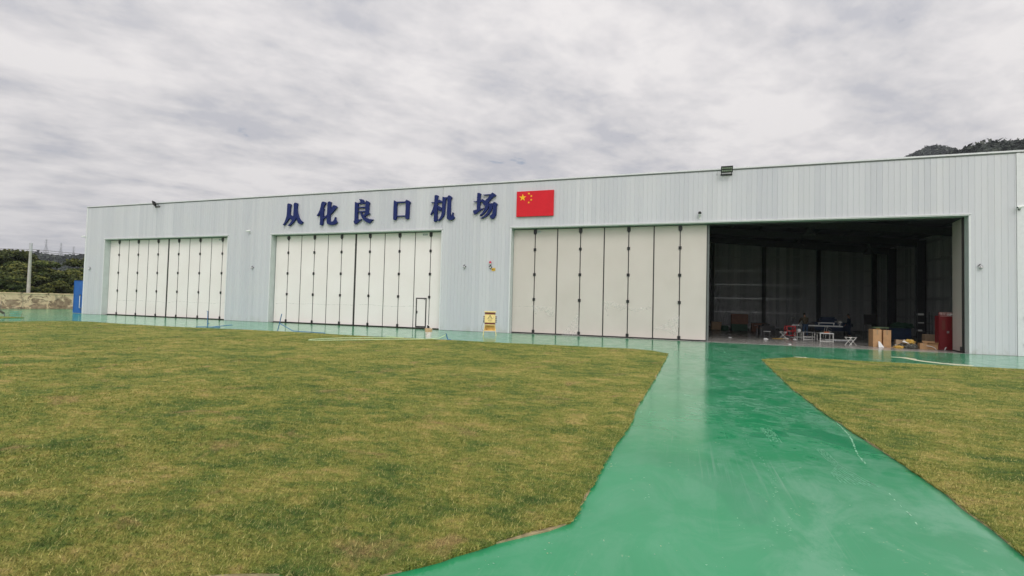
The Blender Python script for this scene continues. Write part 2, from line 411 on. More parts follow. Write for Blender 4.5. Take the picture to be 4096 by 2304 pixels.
def pale_door_material():  # paler base colour for the leaves of the left and middle doors
    t = NT('white_door_leaf')
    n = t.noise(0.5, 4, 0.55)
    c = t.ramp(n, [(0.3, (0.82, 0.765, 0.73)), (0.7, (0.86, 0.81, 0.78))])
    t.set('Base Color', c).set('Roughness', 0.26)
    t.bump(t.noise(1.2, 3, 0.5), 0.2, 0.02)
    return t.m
M = dict(
    doorw=pale_door_material(),
    wall=wall_material(), liner=interior_material(), green=green_floor(), conc=concrete_floor(),
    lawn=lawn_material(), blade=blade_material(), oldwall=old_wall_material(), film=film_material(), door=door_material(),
    trim=simple('white_flashing', (0.68, 0.69, 0.695), 0.35, var=0.05),
    reveal=simple('white_reveal_sheet', (0.52, 0.57, 0.55), 0.4, var=0.06, scale=2),
    dark=simple('dark_grey_gasket', (0.028, 0.026, 0.024), 0.5, var=0.3),
    shade_trim=simple('shadow_and_trim_grey', (0.13, 0.14, 0.135), 0.6),
    steel=simple('dark_painted_steel', (0.08, 0.084, 0.087), 0.5, var=0.2),
    roof=simple('roof_sheet', (0.20, 0.22, 0.24), 0.6, var=0.15, scale=1.0),
    galv=simple('galvanised_girt', (0.66, 0.67, 0.68), 0.38, metal=0.5, var=0.1),
    blue=simple('navy_letter_paint', (0.016, 0.026, 0.120), 0.6, spec=0.15, var=0.08),
    red=simple('flag_red', (0.66, 0.016, 0.028), 0.5, spec=0.2, var=0.05, scale=2),
    yellow=simple('star_yellow', (0.92, 0.54, 0.02), 0.5, spec=0.25, var=0.05),
    black=simple('black_plastic', (0.018, 0.018, 0.018), 0.45, var=0.2),
    lens=simple('lamp_lens', (0.22, 0.27, 0.20), 0.25, var=0.2, scale=30),
    white=simple('white_plastic', (0.74, 0.75, 0.73), 0.35, var=0.05),
    whitemetal=simple('white_painted_tube', (0.72, 0.71, 0.66), 0.35, var=0.08),
    chrome=simple('bright_metal', (0.5, 0.5, 0.49), 0.35, metal=0.6),
    grey=simple('grey_paint', (0.30, 0.31, 0.31), 0.5),
    redlens=simple('red_beacon_lens', (0.50, 0.02, 0.05), 0.25),
    signyel=simple('sign_yellow', (0.70, 0.44, 0.05), 0.45),
    signtxt=simple('sign_brown_ink', (0.20, 0.10, 0.01), 0.5),
    cream=simple('cream_yellow_enamel', (0.92, 0.70, 0.29), 0.38, var=0.07, scale=5, dirt=(0.70, 0.50, 0.22)),
    ochre=simple('ochre_enamel', (0.62, 0.38, 0.10), 0.5, var=0.12),
    maroon=simple('maroon_band', (0.155, 0.035, 0.026), 0.45, var=0.15, scale=12),
    ink=simple('black_ink', (0.03, 0.018, 0.012), 0.5),
    doorblue=simple('blue_steel_door', (0.012, 0.115, 0.40), 0.38, var=0.1, scale=2),
    pipe=simple('blue_plastic_pipe', (0.02, 0.13, 0.30), 0.4, var=0.2),
    hose=simple('pale_green_hose', (0.50, 0.62, 0.34), 0.45, var=0.1),
    mat=simple('green_matting', (0.025, 0.11, 0.065), 0.7, var=0.3),
    grate=simple('green_drain_plastic', (0.10, 0.36, 0.25), 0.45, var=0.15),
    chan=simple('drain_channel_dark', (0.02, 0.05, 0.04), 0.7),
    pail=simple('pail_plastic', (0.88, 0.85, 0.82), 0.42, var=0.08, scale=8, dirt=(0.58, 0.38, 0.18)),
    pailrim=simple('rusty_cream_rim', (0.66, 0.50, 0.30), 0.55, var=0.2, scale=14, dirt=(0.42, 0.22, 0.09)),
    teal=simple('turquoise_mesh', (0.10, 0.42, 0.34), 0.5, var=0.15),
    brownobj=simple('dark_brown_body', (0.05, 0.055, 0.03), 0.6),
    soil=simple('dry_soil', (0.34, 0.27, 0.15), 0.95, var=0.35, scale=10, bump=0.6),
    earth=simple('bare_earth', (0.14, 0.13, 0.07), 0.95, var=0.35, scale=0.4, bump=0.5),
    chalk=simple('pale_scuff', (0.22, 0.44, 0.29), 0.7, var=0.3, scale=20),
    chip=simple('cream_chip', (0.50, 0.50, 0.30), 0.8, var=0.2, scale=20),
    brushed=simple('brushed_pale_green', (0.10, 0.34, 0.19), 0.5, var=0.25, scale=14),
    fresh=simple('fresh_green_paint', (0.006, 0.20, 0.062), 0.14, var=0.1, scale=3),
    splash=simple('cream_paint_spill', (0.60, 0.56, 0.40), 0.5, var=0.1),
    card=simple('cardboard', (0.46, 0.27, 0.13), 0.8, var=0.12, scale=5),
    card2=simple('faded_cardboard', (0.34, 0.24, 0.15), 0.85, var=0.15, scale=5),
    cardin=simple('cardboard_inside', (0.30, 0.18, 0.09), 0.85, var=0.15),
    cabred=simple('fire_cabinet_red', (0.17, 0.012, 0.016), 0.4, var=0.08),
    rackred=simple('trolley_red', (0.62, 0.03, 0.03), 0.35, var=0.06),
    cabtext=simple('pale_lettering', (0.70, 0.55, 0.52), 0.5),
    paper=simple('white_paper', (0.72, 0.72, 0.70), 0.8, var=0.06),
    bagyel=simple('yellow_sack', (0.62, 0.38, 0.06), 0.5, var=0.25, scale=14, dirt=(0.7, 0.66, 0.55)),
    bagpat=simple('printed_sack', (0.06, 0.06, 0.045), 0.45, var=0.3, scale=9, dirt=(0.62, 0.62, 0.58)),
    navy=simple('navy_tarp', (0.02, 0.045, 0.10), 0.6, var=0.2),
    darkgreen=simple('dark_green_tarp', (0.03, 0.085, 0.05), 0.7, var=0.25),
    brownwood=simple('brown_wood', (0.17, 0.075, 0.04), 0.6, var=0.2, scale=4),
    greenboard=simple('pale_green_board', (0.24, 0.33, 0.18), 0.6),
    concrete=simple('pole_concrete', (0.42, 0.41, 0.36), 0.85, var=0.12, scale=3, bump=0.2),
    polecap=simple('pale_grey_sleeve', (0.50, 0.50, 0.52), 0.6),
    wire=simple('cable_black', (0.05, 0.05, 0.055), 0.6),
    pylon=simple('galvanised_lattice', (0.30, 0.31, 0.33), 0.5),
    bark=simple('bark', (0.085, 0.062, 0.04), 0.9, bump=0.5),
    skin=simple('skin', (0.42, 0.24, 0.16), 0.55, var=0.05),
    hair=simple('black_hair', (0.015, 0.013, 0.012), 0.6),
    jacket=simple('olive_jacket', (0.085, 0.070, 0.045), 0.85, var=0.15),
    jeans=simple('blue_jeans', (0.045, 0.085, 0.15), 0.85, var=0.15),
    navycloth=simple('navy_overall', (0.018, 0.035, 0.07), 0.85, var=0.15),
    shoe=simple('dark_shoe', (0.03, 0.03, 0.03), 0.6),
    orange=simple('orange_tool', (0.70, 0.16, 0.02), 0.4),
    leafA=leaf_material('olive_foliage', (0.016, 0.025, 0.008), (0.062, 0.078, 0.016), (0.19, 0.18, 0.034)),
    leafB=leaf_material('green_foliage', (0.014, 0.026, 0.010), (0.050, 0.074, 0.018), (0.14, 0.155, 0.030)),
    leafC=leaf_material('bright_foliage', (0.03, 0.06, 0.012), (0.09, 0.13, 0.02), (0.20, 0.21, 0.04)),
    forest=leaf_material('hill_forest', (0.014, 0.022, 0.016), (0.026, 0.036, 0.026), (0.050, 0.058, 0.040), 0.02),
    hillfar=simple('far_hill_forest', (0.030, 0.045, 0.040), 0.95, var=0.4, scale=0.03),
)
# ------------------------------------------------------------------ ground, pavement, lawns
D = 29.86           # the facade plane
def jitter_poly(pts, step, amp, closed=True, seed=3):
    rg = random.Random(seed); o = []
    n = len(pts)
    for i in range(n):
        a, b = Vector(pts[i]), Vector(pts[(i+1) % n])
        L = (b-a).length; near = min(a.length, b.length) < 40
        k = max(1, int(L/step)) if near else 1
        d = (b-a).normalized() if L > 0 else Vector((1, 0)); nrm = Vector((-d.y, d.x))
        for j in range(k):
            p = a.lerp(b, j/k)
            q = mnoise.noise(Vector((p.x*2.2, p.y*2.2, seed))) * amp * 1.6 + rg.uniform(-1, 1)*amp*0.35
            o.append(tuple(p + nrm*q) if near else tuple(p))
    return o
def sheet(name, poly, z0, z1, mat, kind='structure'):
    b = MB(); b.prismZ(poly, z0, z1)
    o = b.build(name, mat); o['kind'] = kind; return o

g = MB(); g.box(-3500, 2500, -400, 3200, -1.0, -0.02)
o = g.build('ground', M['earth']); o['kind'] = 'structure'
PAV = ('pavement', [(-67.6, -25), (60, -25), (60, D+0.9), (18.4, D+0.9), (18.4, D-0.02), (-51.2, D-0.02), (-51.2, 90), (-67.6, 90)])
def build_pavement():
    b = MB(); b.prismZ(PAV[1], -0.015, 0.0)
    marks = []            # (first face, material) : scuffs, drips and fresh paint lying on the paint film
    rg = random.Random(9)
    def blob(x, y, r, mt, ex=1.0, z=0.0015):
        n = 9; a0 = rg.random()*6
        marks.append((len(b.f), mt))
        b.add([(x+r*ex*rg.uniform(.5, 1.2)*math.cos(a0+k*6.283/n), y+r*rg.uniform(.5, 1.2)*math.sin(a0+k*6.283/n), z) for k in range(n)], [tuple(range(n))])
    def trail(pts, w, mt, gap=0.0, z=0.0015):
        for (xa, ya), (xb, yb) in zip(pts[:-1], pts[1:]):
            L = math.hypot(xb-xa, yb-ya); k = max(1, int(L/0.05)); px_, py_ = -(yb-ya)/L, (xb-xa)/L
            for i in range(k):
                if rg.random() < gap: continue
                f0, f1 = i/k, (i+rg.uniform(.7, 1.3))/k; o_ = rg.uniform(-.3, .3)*w; ww = w*rg.uniform(.3, 1.0)
                p, q = (xa+(xb-xa)*f0, ya+(yb-ya)*f0), (xa+(xb-xa)*f1, ya+(yb-ya)*f1)
                marks.append((len(b.f), mt))
                b.add([(p[0]+px_*(o_-ww/2), p[1]+py_*(o_-ww/2), z), (q[0]+px_*(o_-ww/2), q[1]+py_*(o_-ww/2), z), (q[0]+px_*(o_+ww/2), q[1]+py_*(o_+ww/2), z), (p[0]+px_*(o_+ww/2), p[1]+py_*(o_+ww/2), z)], [(0, 1, 2, 3)])
    def patch(pts, mt, z=0.001):
        marks.append((len(b.f), mt)); J = jitter_poly(pts, 0.05, 0.012, seed=5); b.add([(x, y, z) for x, y in J], [tuple(range(len(J)))])
    trail([(2.4, 10.65), (2.4, 9.86), (2.36, 9.2), (2.32, 8.72), (2.26, 8.33), (2.16, 7.87), (2.11, 7.55), (2.08, 7.19)], 0.022, 1, 0.12)
    trail([(1.98, 6.13), (1.96, 5.9), (1.95, 5.54), (1.91, 5.22)], 0.012, 1, 0.45)
    for tr in ([(0.94, 10.27), (0.91, 9.53), (0.86, 8.35), (0.84, 7.77), (0.87, 7.29), (0.9, 6.94), (0.91, 6.38), (0.92, 6.06), (0.89, 5.75), (0.85, 5.47)], [(0.78, 4.99), (0.73, 4.77), (0.65, 4.47), (0.61, 4.3)], [(0.96, 5.28), (0.87, 4.92), (0.8, 4.62)]):
        for (xa, ya), (xb, yb) in zip(tr[:-1], tr[1:]):
            k = int(math.hypot(xb-xa, yb-ya)/0.028)
            for i in range(k):
                f = i/k
                if rg.random() < 0.35: continue
                blob(xa+(xb-xa)*f+rg.uniform(-.03, .03), ya+(yb-ya)*f, rg.uniform(0.002, 0.007), 1, 1.6)
    for (x, y) in [(0.61, 8.33), (0.64, 8.79), (0.74, 9.2), (0.47, 7.39), (0.49, 8.38), (-0.11, 4.14), (-0.29, 5.35), (-0.31, 5.05), (-0.8, 5.84), (-0.79, 5.91), (1.94, 5.23), (0.9, 6.74), (0.44, 13.47), (1.25, 8.79), (-0.24, 3.9), (0.26, 3.96), (0.49, 4.59), (-1.25, 3.35), (-0.95, 3.7), (-0.7, 3.45), (0.1, 6.9), (1.4, 5.0), (1.1, 4.2)]:
        for j in range(rg.randint(2, 6)): blob(x+rg.gauss(0, .045), y+rg.gauss(0, .06), rg.uniform(0.002, 0.007), 2 if rg.random() < .25 else 1, rg.uniform(.8, 1.8))
    for j in range(70):
        y = rg.uniform(3.0, 21); x = rg.uniform(-0.8, 2.3) if rg.random() < .45 else rg.uniform(0.4, 2.3)
        blob(x, y, rg.uniform(0.0015, 0.007), 1, rg.uniform(.8, 2.0))
    for k in range(9):      # brushed, half dried strokes
        f = k/8; trail([(1.58+0.16*f, 6.62+0.42*f), (1.60+0.34*f, 6.30-0.02*f)], 0.022, 3, 0.05)
        trail([(1.66+0.10*f, 7.72), (1.68+0.09*f, 6.95)], 0.010, 3, 0.25)
        trail([(1.12+0.16*f, 8.70), (1.16+0.13*f, 7.85)], 0.014, 3, 0.3)
    for k in range(26):     # tyre and broom arcs beyond the lawn corner
        cx, cy, r = rg.uniform(1.5, 6), rg.uniform(20, 25), rg.uniform(1.0, 6); a0 = rg.uniform(2.4, 4.2)
        P_ = [(cx+r*math.cos(a0+j*0.07), cy+r*0.8*math.sin(a0+j*0.07)) for j in range(rg.randint(5, 14))]
        P_ = [q for q in P_ if (-0.4 < q[0] < 2.3 and q[1] > 11) or (q[1] > 22.6 and q[1] < 29.6 and q[0] < 14)]
        if len(P_) > 3: trail(P_, 0.03, 3, 0.3)
    o = b.build('pavement', M['green'], recalc=False)
    for mm in ('chalk', 'chip', 'brushed', 'fresh'): o.data.materials.append(M[mm])
    for f, mt in marks: o.data.polygons[f].material_index = mt
    o['kind'] = 'structure'
build_pavement()

LAWN_L = [(-38.3,1.0),(-12,1.0),(-5.0,1.1),(-3.9,1.75),(-3.30,2.22),(-3.0,2.46),(-2.75,2.57),(-2.48,2.68),(-2.25,2.66),(-1.95,2.82),(-1.70,3.12),(-1.45,3.45),(-1.24,3.75),(-1.03,4.0),(-0.89,4.18),
          (-0.87,5.4),(-0.86,6.5),(-0.80,7.7),(-0.82,9.6),(-0.74,12.6),(-0.70,16.5),(-0.64,20.75),(-1.38,21.8),(-2.2,22.15),(-4.4,22.05),(-8.0,21.75),(-11,21.75),(-14.2,21.5),
          (-18.9,21.75),(-23,21.65),(-27.5,21.1),(-32,21.1),(-36.0,21.55),(-37.3,21.2),(-38.0,19.8),(-38.2,18)]
LAWN_R = [(2.46,1.4),(2.46,4.95),(2.52,6.15),(2.50,7.7),(2.40,9.8),(2.39,13.0),(2.56,17),(2.70,20.5),(4.05,22.1),(5.9,22.1),(8.6,22.05),(11.2,22.1),(20,22.1),(45,22.1),(45,1.4)]
LAWN_F = [(-62,1.4),(-43.8,1.4),(-43.75,21.0),(-43.9,22.05),(-45,22.15),(-52,22.0),(-62,22.0)]
POLYS = []
for i, P in enumerate((LAWN_L, LAWN_R, LAWN_F)):
    J = jitter_poly(P, 0.12, 0.022, seed=3+i)
    POLYS.append(np.array(J))
    sheet('lawn', J, 0.0, 0.034, M['lawn'])
    # bare soil lip showing between turf and paint
    c = Vector((sum(p[0] for p in P)/len(P), sum(p[1] for p in P)/len(P)))
    K = jitter_poly(P, 0.22, 0.03, seed=13+i)
    area = sum(K[j][0]*K[(j+1)%len(K)][1]-K[(j+1)%len(K)][0]*K[j][1] for j in range(len(K)))
    sgn = -1 if area > 0 else 1
    out_ = []
    for j in range(len(K)):
        a, b = Vector(K[j-1]), Vector(K[(j+1) % len(K)])
        d = (b-a).normalized(); out_.append(tuple(Vector(K[j]) + Vector((-d.y, d.x))*sgn*(-0.004+0.030*max(0.0, mnoise.noise(Vector((K[j][0]*1.3, K[j][1]*1.3, 7.0))))+0.006*random.random())))
    sheet('soil', out_, -0.002, 0.012, M['soil'])

def inside(px, py, poly):
    x, y = poly[:, 0], poly[:, 1]; x2, y2 = np.roll(x, -1), np.roll(y, -1)
    r = np.zeros(len(px), bool)
    for i in range(len(x)):
        if y[i] == y2[i]: continue
        c = ((y[i] > py) != (y2[i] > py)) & (px < (x2[i]-x[i])*(py-y[i])/(y2[i]-y[i])+x[i])
        r ^= c
    return r
def blades():
    V, T = [], []
    for r0, r1, dens in ((2.2, 5, 6500), (5, 8, 3600), (8, 12, 1500), (12, 17, 600), (17, 26, 250), (26, 46, 80)):
        a0, a1 = R(-78), R(40)
        n = int(dens*(a1-a0)/2*(r1*r1-r0*r0))
        rr = np.sqrt(RNG.uniform(r0*r0, r1*r1, n)); az = RNG.uniform(a0, a1, n)
        x, y = rr*np.sin(az), rr*np.cos(az)
        k = np.zeros(n, bool)
        for P in POLYS: k |= inside(x, y, P)
        # thinner on worn spots
        x, y, rr = x[k], y[k], rr[k]; n = len(x)
        h = RNG.uniform(0.010, 0.032, n)*(1+rr/70); w = RNG.uniform(0.0013, 0.0028, n)*(1+rr/8)
        th = RNG.uniform(0, 2*np.pi, n); ln = RNG.uniform(0.2, 1.5, n)*h
        la = RNG.normal(0.6, 1.3, n)
        cx, sx = np.cos(th), np.sin(th)
        z0 = np.full(n, 0.030)
        p0 = np.stack([x-cx*w, y-sx*w, z0], 1); p1 = np.stack([x+cx*w, y+sx*w, z0], 1)
        p2 = np.stack([x+np.cos(la)*ln, y+np.sin(la)*ln, z0+h], 1)
        V.append(np.stack([p0, p1, p2], 1).reshape(-1, 3)); T.append(np.repeat(RNG.random(n), 3))
    # ragged fringe that hangs over the cut edges
    for P in POLYS[:2]:
        Q = np.roll(P, -1, 0); L = np.linalg.norm(Q-P, axis=1); near = np.minimum(np.linalg.norm(P, axis=1), np.linalg.norm(Q, axis=1)) < 26
        Ls = L*near; n = int(Ls.sum()*520); i = RNG.choice(len(P), n, p=Ls/Ls.sum()); f = RNG.random(n)[:, None]
        c = P[i]*(1-f)+Q[i]*f; rr = np.linalg.norm(c, axis=1)
        c = c+RNG.normal(0, 0.012, c.shape)
        h = RNG.uniform(0.008, 0.030, n); w = RNG.uniform(0.0014, 0.003, n)*(1+rr/8); th = RNG.uniform(0, 2*np.pi, n); la = RNG.uniform(0, 2*np.pi, n); ln = RNG.uniform(0.01, 0.045, n)
        z0 = np.full(n, 0.022)
        p0 = np.stack([c[:, 0]-np.cos(th)*w, c[:, 1]-np.sin(th)*w, z0], 1); p1 = np.stack([c[:, 0]+np.cos(th)*w, c[:, 1]+np.sin(th)*w, z0], 1)
        p2 = np.stack([c[:, 0]+np.cos(la)*ln, c[:, 1]+np.sin(la)*ln, z0+h], 1)
        V.append(np.stack([p0, p1, p2], 1).reshape(-1, 3)); T.append(np.repeat(RNG.uniform(0.35, 1.0, n), 3))
    V = np.concatenate(V); T = np.concatenate(T)
    F = np.arange(len(V)).reshape(-1, 3)
    o = npmesh('grass', V, F, M['blade'], attr=T); tag(o, 'short mown olive green and straw coloured grass of the lawns', 'grass', kind='stuff')
blades()

# ------------------------------------------------------------------ the hangar
HX0, HX1, HY1, HZ = -51.17, 18.40, 60.2, 9.60
DH = 6.70
OPEN = [(-48.61, -34.28), (-29.88, -15.44), (-10.50, 12.84)]
hangar = empty('aircraft_hangar', (HX0, D, 0), 'long white metal clad hangar with three tall folding doors, its right one half open', 'hangar')
def hpart(b, name, mat, parent=None, **k):
    p = parent or hangar
    o = b.build(name, mat, p, **k)
    if p is hangar: o.location = (-HX0, -D, 0)
    return o
# front cladding: 0.25 m strips with real V grooves
xs = []
x = 12.34
while x > HX0: x -= 0.25
xs = [HX0]; x += 0.25
while x < 14.65: xs.append(round(x, 3)); x += 0.25
xs.append(14.66)
ys0 = []
wallm = MB()
rg = random.Random(5)
def in_open(a, b):
    for o0, o1 in OPEN:
        if b > o0+0.001 and a < o1-0.001: return (o0, o1)
    return None
def strip(a, b, z0, z1, t0=0.0, t1=0.0):
    G = 0.011
    wallm.add([(a, D+G, z0), (a+0.012, D-t0, z0), (b-0.012, D-t1, z0), (b, D+G, z0),
               (a, D+G, z1), (a+0.012, D-t0, z1), (b-0.012, D-t1, z1), (b, D+G, z1)],
              [(0, 1, 5, 4), (1, 2, 6, 5), (2, 3, 7, 6)])
for i in range(len(xs)-1):
    a, b = xs[i], xs[i+1]
    t0, t1 = rg.uniform(-0.0012, 0.0012), rg.uniform(-0.0012, 0.0012)
    cuts = sorted({a, b, *[v for op in OPEN for v in op if a < v < b]})
    for c0, c1 in zip(cuts[:-1], cuts[1:]):
        if c1-c0 < 0.03: continue
        if in_open(c0, c1): strip(c0, c1, DH, HZ-0.05, t0, t1)
        else: strip(c0, c1, 0.015, HZ-0.05, t0, t1)
hpart(wallm, 'wall', M['wall'], recalc=False)
# smooth end bay right of the corner flashing
b = MB(); b.box(14.80, HX1, D-0.012, D+0.03, 0.01, HZ-0.05); b.box(14.66, 14.80, D-0.03, D+0.01, 0.01, HZ-0.05)
hpart(b, 'wall', M['trim'])
# wall core (behind the sheet) with its openings
b = MB()
edges = [HX0+0.05] + [v for op in OPEN for v in op] + [HX1]
for i in range(0, len(edges), 2): b.box(edges[i], edges[i+1], D+0.04, D+0.30, 0.0, DH)
b.box(HX0+0.05, HX1, D+0.04, D+0.30, DH, HZ-0.06)
hpart(b, 'wall', M['liner'])
b = MB(); b.box(HX0, HX0+0.2, D+0.05, HY1, 0.0, HZ-0.06)
hpart(b, 'wall', M['reveal'])
# liner of the back and right walls: trapezoid ribs
def ribbed(p0, p1, z0, z1f, nrm, pitch=0.32, dep=0.03):
    bb = MB(); p0, p1 = Vector(p0), Vector(p1); L = (p1-p0).length; d = (p1-p0).normalized(); nr = Vector(nrm)
    s = 0.0; prof = []
    while s < L:
        prof += [(s, 0), (s+0.05, dep), (s+0.10, dep), (s+0.15, 0)]; s += pitch
    prof.append((L, 0))
    for (s0, h0), (s1, h1) in zip(prof[:-1], prof[1:]):
        a = p0 + d*s0 + nr*h0; c = p0 + d*s1 + nr*h1
        bb.add([(a.x, a.y, z0), (c.x, c.y, z0), (c.x, c.y, z1f(s1)), (a.x, a.y, z1f(s0))], [(0, 1, 2, 3)])
    return bb
def roof_z(x): return 9.45 - 0.088*abs(x-2.5) if x > -14 else 9.45-0.088*16.5
bb = ribbed((-13, HY1-0.2), (HX1-0.1, HY1-0.2), 0, lambda s: roof_z(-13+s)+0.1, (0, -1))
hpart(bb, 'wall', M['liner'], recalc=False)
bb = ribbed((HX1-0.1, D+0.3), (HX1-0.1, HY1-0.2), 0, lambda s: 8.3, (-1, 0))
hpart(bb, 'wall', M['liner'], recalc=False)
b = MB(); b.box(HX0+0.2, HX1, HY1-0.12, HY1, 0, 9.0); b.box(HX1-0.06, HX1, D+0.3, HY1-0.12, 0, 9.0); b.box(-13.1, -13.0, D+0.3, HY1-0.2, 0, 9.2)
hpart(b, 'wall', M['reveal'])
# roof: inner sheet of the open bay + flat closure over the others
b = MB()
ridge = [(-13.0, roof_z(-13)), (2.5, roof_z(2.5)), (HX1-0.06, roof_z(HX1-0.06))]
for (xa, za), (xb, zb) in zip(ridge[:-1], ridge[1:]):
    b.add([(xa, D+0.3, za), (xb, D+0.3, zb), (xb, HY1-0.12, zb), (xa, HY1-0.12, za),
           (xa, D+0.3, za+0.06), (xb, D+0.3, zb+0.06), (xb, HY1-0.12, zb+0.06), (xa, HY1-0.12, za+0.06)],
          [(0,3,2,1),(4,5,6,7),(0,1,5,4),(1,2,6,5),(2,3,7,6),(3,0,4,7)])
b.box(HX0+0.2, -13.1, D+0.3, HY1-0.12, 8.6, 8.7)
hpart(b, 'roof', M['roof'])
# roof purlins and rafters
b = MB()
for i in range(14):
    xx = -11.5 + i*2.2
    z = roof_z(xx)
    b.box(xx-0.04, xx+0.04, D+0.5, HY1-0.4, z-0.22, z-0.02)
hpart(b, 'purlins', M['roof'])
for yy in (36.2, 42.5, 48.7, 54.7):
    b = MB()
    for (xa, za), (xb, zb) in zip(ridge[:-1], ridge[1:]):
        xb = min(xb, 17.7); zb = roof_z(xb)
        for w, h0, h1 in ((0.14, 0.24, 0.28), (0.02, 0.28, 0.80), (0.14, 0.80, 0.84)):
            b.add([(xa, yy-w, za-h1), (xb, yy-w, zb-h1), (xb, yy+w, zb-h1), (xa, yy+w, za-h1),
                   (xa, yy-w, za-h0), (xb, yy-w, zb-h0), (xb, yy+w, zb-h0), (xa, yy+w, za-h0)],
                  [(0,3,2,1),(4,5,6,7),(0,1,5,4),(1,2,6,5),(2,3,7,6),(3,0,4,7)])
    hpart(b, 'rafter', M['steel'])
    b = MB()
    b.box(17.55, 18.15, yy-0.14, yy+0.14, 0.0, 0.02)
    for a0, a1, w in ((17.55, 17.58, 0.15), (17.58, 18.12, 0.02), (18.12, 18.15, 0.15)): b.box(a0, a1, yy-w, yy+w, 0.02, roof_z(17.7)-0.3)
    hpart(b, 'column', M['steel'])
for xx in (-7.5, -2.3, 2.8, 7.95, 13.1, 18.0):
    b = MB(); yb = HY1-0.28
    for a0, a1, w in ((yb-0.32, yb-0.30, 0.17), (yb-0.30, yb-0.02, 0.02), (yb-0.02, yb, 0.17)): b.box(xx-w, xx+w, a0, a1, 0.0, roof_z(xx)-0.25)
    hpart(b, 'column', M['steel'])
for z in (0.03, 1.62, 3.12, 4.62, 6.12, 7.62):
    b = MB(); b.box(-13, HX1-0.16, HY1-0.32, HY1-0.26, z, z+0.03); b.box(-13, HX1-0.16, HY1-0.262, HY1-0.232, z-0.06, z+0.03)
    hpart(b, 'girt', M['galv'])
    b = MB(); b.box(HX1-0.22, HX1-0.16, D+0.4, HY1-0.34, z, z+0.055); b.box(HX1-0.162, HX1-0.132, D+0.4, HY1-0.34, z-0.12, z+0.055)
    hpart(b, 'girt', M['galv'])
# coping: pale cap over a solid strip coloured dark as its shadow line
b = MB(); b.box(HX0-0.05, HX1, D-0.05, D+0.36, HZ+0.0, HZ+0.085)
hpart(b, 'coping', M['trim'], bevel=0.008)
b = MB(); b.box(HX0-0.01, HX1, D-0.022, D+0.3, HZ-0.055, HZ-0.001)
hpart(b, 'coping_shadow_strip', M['shade_trim'])
b = MB(); b.box(HX0-0.035, HX0+0.14, D-0.035, D+0.02, 0.01, HZ-0.06); b.box(HX0-0.035, HX0-0.003, D+0.02, D+0.2, 0.01, HZ-0.06)
hpart(b, 'corner_flashing', M['trim'], bevel=0.004)
for a, c in ((HX0, OPEN[0][0]), (OPEN[0][1], OPEN[1][0]), (OPEN[1][1], OPEN[2][0]), (OPEN[2][1], 14.66)):
    b = MB(); b.box(a, c, D-0.012, D+0.02, 0.002, 0.016); hpart(b, 'base_flashing', M['shade_trim'])

DY = 30.31          # face of the closed leaves
LEAF_H = 6.60
def door_leaf(x0, x1, y0, gasket_w, hinged, mat='door'):
    """one leaf, outer face at y0, with the rubber gasket on its right edge and hinges if it folds there"""
    b = MB(); b.box(x0+0.012, x1-gasket_w/2-0.004, y0, y0+0.06, 0.075, LEAF_H)
    leaf = hpart(b, 'door_leaf', M[mat], bevel=0.006)
    def sub(bb, nm, mat, **k):
        o = bb.build(nm, mat, leaf, **k); return o
    g_ = MB(); g_.box(x1-gasket_w/2, x1+gasket_w/2, y0-0.012, y0+0.05, 0.06, LEAF_H)
    sub(g_, 'gasket', M['dark'])
    g_ = MB(); g_.box(x0, x1, y0-0.01, y0+0.055, 0.01, 0.072)
    sub(g_, 'bottom_seal', M['black'])
    if hinged:
        for z in (5.32, 3.74, 2.17, 0.17):
            h = MB(); s = 0.082
            h.box(x1-s, x1-0.024, y0-0.035, y0-0.013, z-0.085, z+0.085); h.box(x1+0.024, x1+s, y0-0.035, y0-0.013, z-0.085, z+0.085)
            h.tube([(x1, y0-0.045, z-0.10), (x1, y0-0.045, z+0.10)], 0.026, 8)
            sub(h, 'hinge', M['black'])
        h = MB(); h.box(x1-0.10, x1+0.10, y0-0.06, y0-0.013, LEAF_H-0.24, LEAF_H-0.02); h.prismY([(x1-0.10, LEAF_H-0.24), (x1+0.10, LEAF_H-0.24), (x1+0.03, LEAF_H-0.34), (x1-0.03, LEAF_H-0.34)], y0-0.05, y0-0.014)
        sub(h, 'roller_bracket', M['black'])
    return leaf
def frame_opening(o0, o1):
    # bright drip flashing over the head, jamb flashings, reveal sheets, soffit
    b = MB()
    b.prismY([(o0-0.10, DH), (o1+0.10, DH), (o1+0.10, DH+0.055), (o0-0.10, DH+0.055)], D-0.055, D-0.004)
    b.box(o0-0.05, o1+0.05, D-0.04, D-0.006, DH-0.045, DH-0.001)
    hpart(b, 'head_flashing', M['trim'], bevel=0.004)
    for x0, x1 in ((o0-0.085, o0), (o1, o1+0.085)):
        b = MB(); b.box(x0, x1, D-0.028, D-0.004, 0.012, DH-0.048)
        hpart(b, 'jamb_flashing', M['trim'], bevel=0.003)
    for x0, x1 in ((o0-0.012, o0+0.006), (o1-0.006, o1+0.012)):
        b = MB(); b.box(x0, x1, D-0.002, (DY+0.12 if x0 < o0+0.1 else DY-0.07), 0.012, DH-0.05)
        hpart(b, 'reveal', M['reveal'])
    b = MB(); b.box(o0+0.01, o1-0.01, D-0.002, DY+0.30, DH-0.05, DH-0.012)
    hpart(b, 'soffit', M['reveal'])
    b = MB(); b.box(o0+0.02, o1-0.02, DY+0.0, DY+0.20, LEAF_H+0.006, DH-0.055)
    hpart(b, 'track', M['steel'])
leaves2 = []
